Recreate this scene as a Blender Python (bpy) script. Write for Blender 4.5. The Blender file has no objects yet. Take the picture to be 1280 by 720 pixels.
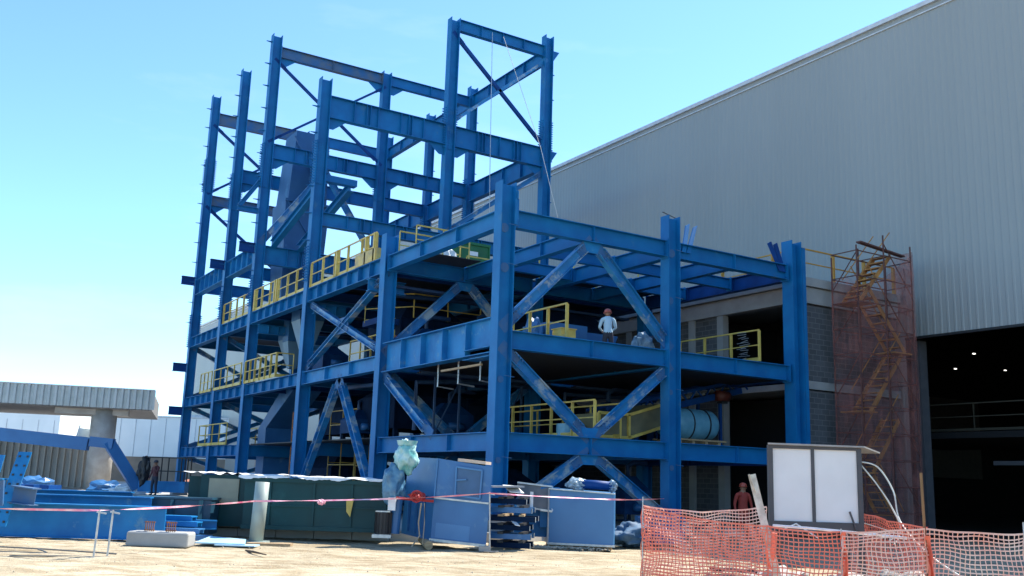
import bpy, math, random
from mathutils import Vector, Matrix, noise
random.seed(7)
R = math.radians
scene = bpy.context.scene
col = scene.collection

# ------------------------------------------------------------------ camera, sky, sun, exposure
CAM = Vector((-14.4761, -23.9675, 1.6))
YAW, PITCH, ROLL = 0.5531, 0.1969, 0.0318
fw = Vector((math.sin(YAW)*math.cos(PITCH), math.cos(YAW)*math.cos(PITCH), math.sin(PITCH)))
r0 = Vector((math.cos(YAW), -math.sin(YAW), 0)); u0 = r0.cross(fw)
rr = r0*math.cos(ROLL) + u0*math.sin(ROLL); uu = -r0*math.sin(ROLL) + u0*math.cos(ROLL)
cd = bpy.data.cameras.new('camera'); cam = bpy.data.objects.new('camera', cd); col.objects.link(cam)
m = Matrix((rr, uu, -fw)).transposed().to_4x4(); m.translation = CAM
cam.matrix_world = m
cd.sensor_width = 36; cd.lens = 36*1216.3/1280; cd.clip_start = .1; cd.clip_end = 3000
scene.camera = cam

SUN = Vector((1.0, 0.06, 1.28)).normalized()
w = bpy.data.worlds.new('World'); scene.world = w; w.use_nodes = True
nt = w.node_tree; bg = nt.nodes['Background']
sky = nt.nodes.new('ShaderNodeTexSky'); sky.sky_type = 'NISHITA'; sky.sun_disc = False
sky.sun_elevation = math.asin(SUN.z); sky.sun_rotation = math.atan2(SUN.x, SUN.y)
sky.altitude = 1500; sky.air_density = 1.0; sky.dust_density = .45; sky.ozone_density = 2.0
tint = nt.nodes.new('ShaderNodeMixRGB'); tint.blend_type = 'MULTIPLY'; tint.inputs[0].default_value = 1; tint.inputs[2].default_value = (.87, 1.12, 1.24, 1)
nt.links.new(sky.outputs[0], tint.inputs[1]); wtc = nt.nodes.new('ShaderNodeTexCoord'); wmp = nt.nodes.new('ShaderNodeMapping'); wmp.inputs['Scale'].default_value = (1.2, 1.2, 5)
wn = nt.nodes.new('ShaderNodeTexNoise'); wn.inputs['Scale'].default_value = 2.2; wn.inputs['Detail'].default_value = 7; wn.inputs['Roughness'].default_value = .6
wr = nt.nodes.new('ShaderNodeMapRange'); wr.inputs['From Min'].default_value = .5; wr.inputs['From Max'].default_value = .8; wr.inputs['To Max'].default_value = .22
wm = nt.nodes.new('ShaderNodeMixRGB'); wm.inputs[2].default_value = (4.6, 5.1, 5.5, 1)
nt.links.new(wtc.outputs['Generated'], wmp.inputs[0]); nt.links.new(wmp.outputs[0], wn.inputs['Vector']); nt.links.new(wn.outputs[0], wr.inputs[0]); nt.links.new(wr.outputs[0], wm.inputs[0])
nt.links.new(tint.outputs[0], wm.inputs[1]); nt.links.new(wm.outputs[0], bg.inputs[0]); bg.inputs[1].default_value = .138
sl = bpy.data.lights.new('sun', 'SUN'); sl.energy = 5.0; sl.angle = R(.5); sl.color = (1, .96, .88)
so = bpy.data.objects.new('sun', sl); col.objects.link(so); so.rotation_euler = SUN.to_track_quat('Z', 'Y').to_euler(); so.location = (40, 5, 60)
vs = scene.view_settings; vs.view_transform = 'Standard'; vs.look = 'None'; vs.exposure = 1.1; vs.gamma = 1

# ------------------------------------------------------------------ materials
def mat(name, c, c2=None, rough=.6, metal=0, scale=3, detail=6, bump=0, bscale=40, spots=None, spot_c=(.2,.2,.2), spot_at=.62, spec=.5, stretch=None, coord='Object', fine=.0):
    M = bpy.data.materials.new(name); M.use_nodes = True; t = M.node_tree; b = t.nodes['Principled BSDF']
    b.inputs['Roughness'].default_value = rough; b.inputs['Metallic'].default_value = metal
    b.inputs['Specular IOR Level'].default_value = spec
    tc = t.nodes.new('ShaderNodeNewGeometry'); mp = t.nodes.new('ShaderNodeMapping')
    t.links.new(tc.outputs['Position'], mp.inputs[0])
    if stretch: mp.inputs['Scale'].default_value = stretch
    n = t.nodes.new('ShaderNodeTexNoise'); n.inputs['Scale'].default_value = scale; n.inputs['Detail'].default_value = detail
    t.links.new(mp.outputs[0], n.inputs['Vector'])
    cr = t.nodes.new('ShaderNodeValToRGB'); cr.color_ramp.elements[0].position = .35; cr.color_ramp.elements[1].position = .68
    c2 = c2 or tuple(x*.8 for x in c)
    cr.color_ramp.elements[0].color = (*c2, 1); cr.color_ramp.elements[1].color = (*c, 1)
    t.links.new(n.outputs[0], cr.inputs[0]); out = cr.outputs[0]
    if spots:
        n2 = t.nodes.new('ShaderNodeTexNoise'); n2.inputs['Scale'].default_value = spots; n2.inputs['Detail'].default_value = 8; n2.inputs['Roughness'].default_value = .65
        t.links.new(tc.outputs['Position'], n2.inputs['Vector'])
        r2 = t.nodes.new('ShaderNodeValToRGB'); r2.color_ramp.elements[0].position = spot_at; r2.color_ramp.elements[1].position = spot_at+.1
        t.links.new(n2.outputs[0], r2.inputs[0])
        mx = t.nodes.new('ShaderNodeMixRGB'); t.links.new(r2.outputs[0], mx.inputs[0]); t.links.new(out, mx.inputs[1]); mx.inputs[2].default_value = (*spot_c, 1)
        out = mx.outputs[0]
    t.links.new(out, b.inputs['Base Color'])
    if bump:
        n3 = t.nodes.new('ShaderNodeTexNoise'); n3.inputs['Scale'].default_value = bscale; n3.inputs['Detail'].default_value = 8
        t.links.new(tc.outputs['Position'], n3.inputs['Vector'])
        bp = t.nodes.new('ShaderNodeBump'); bp.inputs['Strength'].default_value = bump; bp.inputs['Distance'].default_value = .02
        t.links.new(n3.outputs[0], bp.inputs['Height']); t.links.new(bp.outputs[0], b.inputs['Normal'])
    return M

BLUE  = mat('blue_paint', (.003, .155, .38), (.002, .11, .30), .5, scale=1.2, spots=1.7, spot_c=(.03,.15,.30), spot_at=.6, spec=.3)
BLUE2 = mat('faded_blue_paint', (.012, .20, .45), (.006, .13, .34), .5, scale=1.5, spots=2.4, spot_c=(.09,.23,.36), spot_at=.58, spec=.3)
BRACE = mat('scuffed_brace_blue', (.02, .20, .43), (.006, .13, .34), .4, scale=1.6, spots=1.5, spot_c=(.30,.36,.39), spot_at=.51, spec=.5)
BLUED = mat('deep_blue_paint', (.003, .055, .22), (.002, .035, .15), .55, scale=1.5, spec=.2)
PRIM  = mat('grey_primer_blue', (.09, .12, .16), (.012, .10, .26), .6, scale=1.6, spots=2, spot_c=(.12,.115,.115), spot_at=.6)
PATCH = mat('weld_patch', (.07, .14, .25), (.015, .12, .30), .7, scale=2.5)
YEL   = mat('yellow_paint', (.60, .45, .10), (.46, .33, .07), .5, scale=4)
GRATE = mat('deck_steel', (.03, .032, .036), (.018, .018, .02), .6, scale=3)
WALL  = mat('grey_cladding', (.315, .325, .31), (.29, .30, .285), .42, scale=.25, stretch=(1,1,.15), spots=.8, spot_c=(.27,.28,.275), spot_at=.66)
TRIM  = mat('trim_metal', (.62, .64, .66), None, .4)
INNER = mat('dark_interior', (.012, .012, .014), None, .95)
CONC  = mat('concrete', (.42, .40, .37), (.33, .31, .28), .9, scale=2, bump=.3, spots=5, spot_c=(.28,.26,.23))
CONCW = mat('pale_concrete', (.34, .34, .33), (.28, .28, .27), .9, scale=1.5, bump=.2)
DARK  = mat('black_steel', (.02, .02, .022), None, .5)
GREYB = mat('grey_blue_enamel', (.03, .14, .33), (.022, .11, .27), .42, scale=1.3, spots=2.2, spot_c=(.07,.18,.33), spot_at=.58)
GREYL = mat('light_grey_blue_enamel', (.05, .19, .40), (.04, .155, .34), .38, scale=1.2)
GREEN = mat('dark_green_paint', (.004, .055, .062), (.003, .04, .046), .45, scale=1.3, spots=1.2, spot_c=(.01,.075,.08), spot_at=.62, spec=.25)
DGREEN= mat('deck_green_paint', (.012, .14, .045), (.01, .10, .035), .45, scale=2)
WHITE = mat('white_sheet', (.75, .76, .76), (.62, .63, .63), .6, scale=4, bump=.5, bscale=8)
BOARD = mat('white_board', (.72, .71, .69), (.66, .65, .63), .55, scale=1.5, spots=9, spot_c=(.4,.4,.4), spot_at=.74)
TEAL  = mat('plastic_wrap', (.50, .66, .64), (.12, .38, .38), .3, scale=4, bump=.6, bscale=14)
BLUEW = mat('pale_blue_wrap', (.14, .36, .48), (.09, .27, .38), .35, scale=3, bump=.4, bscale=10)
RUST  = mat('rusty_steel', (.30, .12, .045), (.14, .06, .03), .8, scale=5)
ORANG = mat('orange_plastic', (.85, .20, .12), (.75, .15, .08), .5, scale=3)
PALEN = mat('pale_orange_net', (.82, .60, .48), (.80, .36, .26), .5, scale=1.5)  # paler orange for the back and right-hand nets
RED   = mat('red_paint', (.38, .025, .02), None, .5)
WOOD  = mat('timber', (.42, .30, .17), (.30, .2, .11), .8, scale=6, stretch=(1,1,6))
TAN   = mat('tan_masonry', (.28, .22, .17), (.22, .18, .14), .9, scale=1)
FARW  = mat('far_white_cladding', (.78, .82, .82), (.7, .75, .75), .5, scale=.3)
GALV  = mat('galvanised', (.47, .50, .48), (.38, .42, .40), .45, scale=2)
STEEL = mat('light_steel', (.5, .52, .53), (.36, .38, .4), .35, metal=.5, scale=8)
GPIPE = mat('grey_green_pipe', (.30, .36, .33), (.25, .30, .28), .5, scale=3)
PINK  = mat('pink_tape', (.80, .14, .26), (.85, .55, .58), .5, scale=4)
SKIN  = mat('skin', (.35, .17, .10), None, .6)
DENIM = mat('dark_trousers', (.025, .03, .05), None, .8)
SHIRT = mat('pale_blue_shirt', (.42, .60, .72), (.36, .53, .66), .8, scale=6)
RSHIRT= mat('maroon_shirt', (.10, .03, .035), None, .8)
OSHIRT= mat('orange_overalls', (.34, .04, .025), None, .8)
HELM  = mat('helmet_shell', (.45, .12, .10), None, .4)
HELMD = mat('dark_helmet', (.03, .03, .04), None, .4)

def brickmat():
    M = mat('grey_block', (.2, .21, .22), None, .95); t = M.node_tree; b = t.nodes['Principled BSDF']
    g = t.nodes.new('ShaderNodeNewGeometry'); s = t.nodes.new('ShaderNodeSeparateXYZ'); t.links.new(g.outputs['Position'], s.inputs[0])
    a = t.nodes.new('ShaderNodeMath'); a.operation = 'ADD'; t.links.new(s.outputs[0], a.inputs[0]); t.links.new(s.outputs[1], a.inputs[1])
    c = t.nodes.new('ShaderNodeCombineXYZ'); t.links.new(a.outputs[0], c.inputs[0]); t.links.new(s.outputs[2], c.inputs[1])
    k = t.nodes.new('ShaderNodeTexBrick'); t.links.new(c.outputs[0], k.inputs['Vector'])
    k.inputs['Scale'].default_value = 1; k.inputs['Brick Width'].default_value = .4; k.inputs['Row Height'].default_value = .2; k.inputs['Mortar Size'].default_value = .012
    k.inputs['Color1'].default_value = (.10, .105, .115, 1); k.inputs['Color2'].default_value = (.07, .075, .08, 1); k.inputs['Mortar'].default_value = (.15, .15, .15, 1)
    t.links.new(k.outputs[0], b.inputs['Base Color']); return M
BLOCK = brickmat()

def dirtmat():
    M = bpy.data.materials.new('dirt'); M.use_nodes = True; t = M.node_tree; b = t.nodes['Principled BSDF']; b.inputs['Roughness'].default_value = 1; b.inputs['Specular IOR Level'].default_value = .1
    g = t.nodes.new('ShaderNodeNewGeometry')
    def N(sc, d, stretch=None, rot=0):
        n = t.nodes.new('ShaderNodeTexNoise'); n.inputs['Scale'].default_value = sc; n.inputs['Detail'].default_value = d; n.inputs['Roughness'].default_value = .65
        mp = t.nodes.new('ShaderNodeMapping'); mp.vector_type = 'TEXTURE'; mp.inputs['Rotation'].default_value = (0, 0, rot)
        if stretch: mp.inputs['Scale'].default_value = stretch
        t.links.new(g.outputs['Position'], mp.inputs[0]); t.links.new(mp.outputs[0], n.inputs['Vector']); return n
    def ramp(n, a, b_, ca, cb):
        c = t.nodes.new('ShaderNodeValToRGB'); c.color_ramp.elements[0].position = a; c.color_ramp.elements[1].position = b_
        c.color_ramp.elements[0].color = (*ca, 1); c.color_ramp.elements[1].color = (*cb, 1); t.links.new(n.outputs[0], c.inputs[0]); return c.outputs[0]
    base = ramp(N(.5, 6, (4, 1, 1), -YAW), .3, .7, (.36, .29, .19), (.60, .52, .38))
    mid = ramp(N(3.5, 10, (3.0, 1, 1), -YAW), .40, .56, (.60, .54, .46), (1, 1, 1))
    m1 = t.nodes.new('ShaderNodeMixRGB'); m1.blend_type = 'MULTIPLY'; m1.inputs[0].default_value = .8
    t.links.new(base, m1.inputs[1]); t.links.new(mid, m1.inputs[2])
    fine = ramp(N(45, 6), .42, .56, (.6, .58, .55), (1, 1, 1))
    m2 = t.nodes.new('ShaderNodeMixRGB'); m2.blend_type = 'MULTIPLY'; m2.inputs[0].default_value = .6
    t.links.new(m1.outputs[0], m2.inputs[1]); t.links.new(fine, m2.inputs[2]); t.links.new(m2.outputs[0], b.inputs['Base Color'])
    bp = t.nodes.new('ShaderNodeBump'); bp.inputs['Strength'].default_value = .9; bp.inputs['Distance'].default_value = .05
    t.links.new(N(9, 10).outputs[0], bp.inputs['Height']); t.links.new(bp.outputs[0], b.inputs['Normal'])
    return M
DIRT = dirtmat()

def netmat():
    M = mat('debris_netting', (.42, .15, .12), (.28, .10, .09), .9, scale=2); t = M.node_tree; b = t.nodes['Principled BSDF']; o = t.nodes['Material Output']
    tr = t.nodes.new('ShaderNodeBsdfTransparent'); mx = t.nodes.new('ShaderNodeMixShader')
    g = t.nodes.new('ShaderNodeNewGeometry'); s = t.nodes.new('ShaderNodeSeparateXYZ'); t.links.new(g.outputs['Position'], s.inputs[0])
    n = t.nodes.new('ShaderNodeTexNoise'); n.inputs['Scale'].default_value = 1.1; n.inputs['Detail'].default_value = 4; t.links.new(g.outputs['Position'], n.inputs['Vector'])
    mr = t.nodes.new('ShaderNodeMapRange'); mr.inputs['From Min'].default_value = .35; mr.inputs['From Max'].default_value = .7; mr.inputs['To Min'].default_value = .15; mr.inputs['To Max'].default_value = .5
    t.links.new(n.outputs[0], mr.inputs[0]); t.links.new(mr.outputs[0], mx.inputs[0])
    t.links.new(tr.outputs[0], mx.inputs[1]); t.links.new(b.outputs[0], mx.inputs[2]); t.links.new(mx.outputs[0], o.inputs[0]); return M
DNET = netmat()
def emat(n, c, s):
    M = bpy.data.materials.new(n); M.use_nodes = True; b = M.node_tree.nodes['Principled BSDF']
    b.inputs['Emission Color'].default_value = (*c, 1); b.inputs['Emission Strength'].default_value = s; return M
LAMP = emat('lamp_glow', (1, .97, .9), 1.2)

# ------------------------------------------------------------------ builders
class MB:
    def __init__(s): s.v = []; s.f = []
    def quadbox(s, P):  # 8 pts: bottom 4 then top 4
        k = len(s.v); s.v += [tuple(p) for p in P]
        for f in ((3,2,1,0),(4,5,6,7),(0,1,5,4),(1,2,6,5),(2,3,7,6),(3,0,4,7)): s.f.append(tuple(k+i for i in f))
        return s
    def box(s, x0, x1, y0, y1, z0, z1):
        return s.quadbox([(x0,y0,z0),(x1,y0,z0),(x1,y1,z0),(x0,y1,z0),(x0,y0,z1),(x1,y0,z1),(x1,y1,z1),(x0,y1,z1)])
    def obox(s, c, ax, ay, az, hx, hy, hz):
        c = Vector(c); P = []
        for dz in (-1, 1):
            for dx, dy in ((-1,-1),(1,-1),(1,1),(-1,1)): P.append(c + ax*dx*hx + ay*dy*hy + az*dz*hz)
        return s.quadbox(P)
    def bar(s, a, b, w, h, up=(0,0,1)):
        a = Vector(a); b = Vector(b); d = b-a; L = d.length
        if L < 1e-6: return s
        d.normalize(); up = Vector(up); sd = d.cross(up)
        if sd.length < 1e-4: sd = d.cross(Vector((1,0,0)))
        sd.normalize(); u = sd.cross(d)
        return s.obox((a+b)/2, d, sd, u, L/2, w/2, h/2)
    def ibeam(s, a, b, depth, width, tf=.025, tw=.016, up=(0,0,1), stiff=0):
        """I section; depth along up, flanges at +-depth/2"""
        a = Vector(a); b = Vector(b); d = (b-a); L = d.length; d.normalize(); sd = d.cross(Vector(up)); sd.normalize(); u = sd.cross(d)
        c = (a+b)/2
        s.obox(c+u*(depth/2-tf/2), d, sd, u, L/2, width/2, tf/2)
        s.obox(c-u*(depth/2-tf/2), d, sd, u, L/2, width/2, tf/2)
        s.obox(c, d, sd, u, L/2, tw/2, depth/2-tf)
        if stiff:
            n = max(1, int(L/stiff))
            for i in range(1, n):
                q = a + d*(L*i/n)
                s.obox(q, d, sd, u, .009, width/2-.01, depth/2-tf)
        return s
    def tube(s, pts, r, n=8, cap=True):
        pts = [Vector(p) for p in pts]; k = len(s.v); N = len(pts)
        for i, p in enumerate(pts):
            d = (pts[min(i+1, N-1)] - pts[max(i-1, 0)]).normalized()
            a = d.cross(Vector((0,0,1)))
            if a.length < 1e-3: a = Vector((1,0,0))
            a.normalize(); b = d.cross(a)
            ri = r[i] if isinstance(r, (list, tuple)) else r
            for j in range(n):
                t = 2*math.pi*j/n; s.v.append(tuple(p + a*math.cos(t)*ri + b*math.sin(t)*ri))
        for i in range(N-1):
            for j in range(n):
                s.f.append((k+i*n+j, k+i*n+(j+1)%n, k+(i+1)*n+(j+1)%n, k+(i+1)*n+j))
        if cap: s.f.append(tuple(k+j for j in range(n))[::-1]); s.f.append(tuple(k+(N-1)*n+j for j in range(n)))
        return s
    def build(s, name, m, parent=None, smooth=False, fix=True):
        me = bpy.data.meshes.new(name); me.from_pydata(s.v, [], s.f); me.update()
        if fix:
            import bmesh
            b = bmesh.new(); b.from_mesh(me); bmesh.ops.recalc_face_normals(b, faces=b.faces); b.to_mesh(me); b.free()
        me.materials.append(m)
        if smooth: me.polygons.foreach_set('use_smooth', [True]*len(me.polygons))
        o = bpy.data.objects.new(name, me); col.objects.link(o)
        if parent:
            o.parent = parent; o.matrix_parent_inverse = Matrix.Translation(-wloc(parent))
        return o
WL = {}
def wloc(o):
    v = Vector((0,0,0))
    while o: v = v + o.location; v = v + (o.matrix_parent_inverse.translation if o.parent else Vector((0,0,0))); o = o.parent
    return v
def tag(o, label=None, cat=None, group=None, kind=None):
    if label: o['label'] = label
    if cat: o['category'] = cat
    if group: o['group'] = group
    if kind: o['kind'] = kind
    return o
def thing(name, label, cat, loc=(0,0,0), group=None):
    o = bpy.data.objects.new(name, None); o.empty_display_size = .3; col.objects.link(o); o.location = loc
    return tag(o, label, cat, group)
A2 = Vector((math.cos(YAW), -math.sin(YAW), 0)); D2 = Vector((math.sin(YAW), math.cos(YAW), 0))
def site(a, d, z=0):      # camera-aligned grid: a metres to its right, d metres ahead
    return Vector((CAM.x, CAM.y, 0)) + A2*a + D2*d + Vector((0,0,z))
UP = Vector((0,0,1))
def sbox(mb, a0, a1, d0, d1, z0, z1, skew=0):
    return mb.quadbox([site(a0,d0,z0), site(a1,d0+skew,z0), site(a1,d1+skew,z0), site(a0,d1,z0), site(a0,d0,z1), site(a1,d0+skew,z1), site(a1,d1+skew,z1), site(a0,d1,z1)])

# ------------------------------------------------------------------ ground
def ground():
    mb = MB()
    # radial-ish grid: fine near the yard, coarse beyond
    xs = [-900,-300,-120,-60,-40] + [-30+.25*i for i in range(0, 161)] + [14,20,30,60,150,400,900]
    ys = [-600,-200,-80,-50,-35] + [-26+.25*i for i in range(0, 161)] + [20,30,50,90,180,400,900,1500]
    for y in ys:
        for x in xs:
            z = 0
            if -30 < x < 10 and -26 < y < 14:
                z = .035*noise.noise(Vector((x*.5, y*.5, 0))) + .03*noise.noise(Vector((x*1.7, y*1.7, 3)))
                dd = (Vector((x, y, 0))-Vector((CAM.x, CAM.y, 0))).dot(D2)
                if 15 < dd < 22.5: z += .035*math.sin(dd*3.1+.4*math.sin(x*.3))
            mb.v.append((x, y, z))
    n = len(xs)
    for j in range(len(ys)-1):
        for i in range(n-1): mb.f.append((j*n+i, j*n+i+1, (j+1)*n+i+1, (j+1)*n+i))
    o = mb.build('ground', DIRT, fix=False, smooth=True); tag(o, kind='structure')
ground()
def slab():
    mb = MB(); z0, z1 = -.3, .25
    P = [site(-60,26.6), site(-8,26.4), site(-2.0,26.3), site(.5,27.3), site(3,31), Vector((18.8,2.0,0)), Vector((18.8,110,0)), Vector((-60,110,0))]
    n = len(P)
    for z in (z0, z1):
        for p in P: mb.v.append((p.x, p.y, z))
    mb.f.append(tuple(range(n, 2*n)))
    for i in range(n): mb.f.append((i, (i+1)%n, n+(i+1)%n, n+i))
    tag(mb.build('concrete_slab', CONC), kind='structure')
    # kerb run along the slab edge
    k = MB()
    for i in range(7):
        sbox(k, -7.9+i*.99, -7.9+i*.99+.97, 26.05, 26.38, -.1, .2)
    tag(k.build('kerb', CONCW), kind='structure')
slab()
def gravel():
    mb = MB(); rnd = random.Random(3)
    def stone(p, s):
        k = len(mb.v)
        for dx, dy, dz in ((1,0,0),(0,1,0),(-1,0,0),(0,-1,0),(0,0,.8),(0,0,-.5)):
            j = rnd.uniform(.6, 1.2); mb.v.append((p.x+dx*s*j, p.y+dy*s*j, p.z+dz*s*j))
        for f in ((0,1,4),(1,2,4),(2,3,4),(3,0,4),(1,0,5),(2,1,5),(3,2,5),(0,3,5)): mb.f.append(tuple(k+i for i in f))
    for i in range(1500):
        d = rnd.uniform(15.5, 26); a = rnd.uniform(-.58, .55)*d
        stone(site(a, d, .0), rnd.choice((.006,.008,.01,.014,.02)) * (1.3 if rnd.random() < .1 else 1))
    for i in range(900):   # pale rubble by the crates
        d = rnd.gauss(25.1, .25); a = rnd.uniform(.0, 2.6); stone(site(a, d, .02+.04*rnd.random()), rnd.uniform(.015, .045))
    tag(mb.build('gravel', mat('pebbles', (.50, .43, .33), (.34, .29, .22), .95, scale=3), fix=False), 'loose pebbles and pale rubble scattered on the dirt', 'gravel', kind='stuff')
gravel()

# ------------------------------------------------------------------ warehouse
def corr_wall(mb, x, y0, y1, z0, z1, pitch=.3, dep=.013, axis='y', flip=1):
    y = y0; prof = []
    while y < y1:
        prof += [(y, 0), (y+pitch*.55, 0), (y+pitch*.67, dep), (y+pitch*.88, dep)]; y += pitch
    prof.append((y1, 0)); k = len(mb.v)
    for (t, d) in prof:
        for z in (z0, z1): mb.v.append((x-d*flip, t, z) if axis == 'y' else (t, x-d*flip, z))
    for i in range(len(prof)-1): mb.f.append((k+2*i, k+2*i+1, k+2*i+3, k+2*i+2))
WX = 19.0
wh = thing('warehouse', 'huge windowless grey corrugated warehouse hall behind the blue steel frame', 'warehouse', (WX+20, 30, 0))
mb = MB(); corr_wall(mb, WX, -45, 114, 7.72, 14.1); corr_wall(mb, WX, .35, 114, .1, 7.717); mb.build('lower_cladding', WALL, wh, fix=False)
mb = MB(); corr_wall(mb, WX+.012, -45, 114, 14.06, 21.3); mb.build('upper_cladding', WALL, wh, fix=False)
mb = MB(); mb.box(WX-.12, WX+.25, -45, 114, 21.3, 21.5); mb.box(WX-.06, WX+.2, -45, 114, 21.02, 21.07); mb.build('roof_trim', TRIM, wh)
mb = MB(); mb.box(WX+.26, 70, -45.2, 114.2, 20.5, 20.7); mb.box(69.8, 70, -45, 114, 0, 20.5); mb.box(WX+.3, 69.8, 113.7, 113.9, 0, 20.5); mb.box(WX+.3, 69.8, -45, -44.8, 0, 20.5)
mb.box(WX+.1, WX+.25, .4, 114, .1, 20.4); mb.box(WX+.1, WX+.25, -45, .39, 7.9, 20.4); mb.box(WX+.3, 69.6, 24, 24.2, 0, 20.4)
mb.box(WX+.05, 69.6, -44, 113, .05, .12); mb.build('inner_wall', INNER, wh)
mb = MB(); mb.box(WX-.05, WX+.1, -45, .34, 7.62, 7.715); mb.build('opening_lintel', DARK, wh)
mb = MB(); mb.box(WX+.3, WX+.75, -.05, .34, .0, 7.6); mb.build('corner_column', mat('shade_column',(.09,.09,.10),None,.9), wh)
for y in (-14, -28): mb = MB(); mb.box(WX+.3, WX+.7, y-.2, y+.2, 0, 7.6); mb.build('column', DARK, wh)
for (x, y, z) in ((30,4.5,8.5),(34,8.2,8.4),(40,9,8.9),(44,9.6,8.6),(50,12.5,9.6),(54,13.6,9.4),(26,-3.1,7.9)):
    mb = MB(); mb.box(x-.07, x+.07, y-.04, y+.04, z, z+.05); mb.build('ceiling_lamp', LAMP, wh)
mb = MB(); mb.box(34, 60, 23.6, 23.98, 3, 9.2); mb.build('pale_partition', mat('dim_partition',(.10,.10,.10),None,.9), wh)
def rail(mb, pts, h=1.1, post=1.4, t=.05, mid=True, toe=None, postw=.06):
    pts = [Vector(p) for p in pts]
    for i in range(len(pts)-1):
        a, b = pts[i], pts[i+1]; L = (b-a).length
        mb.bar(a+UP*h, b+UP*h, t, t)
        if mid: mb.bar(a+UP*h*.52, b+UP*h*.52, t*.75, t*.75)
        n = max(1, round(L/post))
        for j in range(n+1):
            q = a.lerp(b, j/n); mb.bar(q, q+UP*(h-.02), postw, postw*.5, up=(b-a))
def railing(parent, pts, m=None, toe=.14, name='railing', **k):
    mb = MB(); rail(mb, pts, **k); o = mb.build(name, m or YEL, parent)
    if toe:
        tb = MB()
        for a, b in zip(pts[:-1], pts[1:]):
            a = Vector(a); b = Vector(b); tb.bar(a+UP*toe/2, b+UP*toe/2, .012, toe)
        tb.build('toe_board', m or YEL, o)
    return o
railing(wh, [(WX+3, -22, 4.2), (WX+3, 6, 4.2)], m=mat('dark_olive_rail',(.05,.045,.03),None,.8), post=2.2, toe=.1)  # railing inside the hall, dark olive base colour
mb = MB(); mb.box(WX+2.8, WX+12, -24, 7, 3.9, 4.15); mb.build('inner_gallery', INNER, wh)
mb = MB()
for (ya, yb) in ((-1.5,-5.2),(-6.6,-12)): mb.bar((WX+2.5,ya,2.9),(WX+2.5,yb,2.9),.1,.16)
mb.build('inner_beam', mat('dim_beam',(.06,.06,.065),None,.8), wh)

# ------------------------------------------------------------------ block annex
bx = thing('block_annex', 'two-storey grey concrete block annex joined to the warehouse, with a large dark opening', 'building', (15, 8, 0))
X0, Y0, YE = 13.2, .55, 27.0; ZT = 9.45
mb = MB()
mb.box(X0+.12, X0+.25, Y0+.3, 1.3, .25, 8.5); mb.box(X0+.12, X0+.25, 4.7, YE, 5.9, 8.5); mb.box(X0+.12, X0+.25, 4.7, YE, .25, 5.2)
mb.box(X0+.3, 18.85, Y0+.1, Y0+.25, .25, 5.25); mb.box(X0+.3, 18.85, Y0+.1, Y0+.25, 5.62, 8.45)
mb.build('block_wall', BLOCK, bx)
mb = MB()
mb.box(X0, 18.9, Y0, Y0+.4, 8.5, 9.1); mb.box(X0, X0+.4, Y0+.402, YE, 8.5, 9.1)       # ring beam
mb.box(X0-.12, 18.92, Y0-.12, YE, 9.13, ZT)                                       # roof slab
mb.box(X0+.35, 18.9, Y0+.03, Y0+.4, 5.3, 5.6); mb.box(X0+.03, X0+.4, 4.5, YE, 5.3, 5.6)
mb.build('ring_beam', CONCW, bx)
for y in (Y0, 4.6, 6.3, 10.5, 15, 20, 25):
    mb = MB(); mb.box(X0-.02 if y == Y0 else X0+.02, X0+.33, y-.02, y+.32, .25, 8.49); mb.build('column', CONCW, bx)
mb = MB(); mb.box(X0+.4, 18.7, Y0+.5, YE, 5.32, 5.55); mb.build('upper_floor', CONC, bx)
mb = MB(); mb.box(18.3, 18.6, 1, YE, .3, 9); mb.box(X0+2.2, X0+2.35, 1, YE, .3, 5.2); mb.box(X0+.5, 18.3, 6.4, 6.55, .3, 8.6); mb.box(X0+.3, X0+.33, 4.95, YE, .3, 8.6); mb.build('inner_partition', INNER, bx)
railing(bx, [(X0+.1, 6, ZT+.002), (X0+.1, Y0, ZT+.002), (18.7, Y0, ZT+.002)], post=1.55, toe=0, m=mat('amber_paint', (.62,.30,.04), None, .5), postw=.14)

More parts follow.
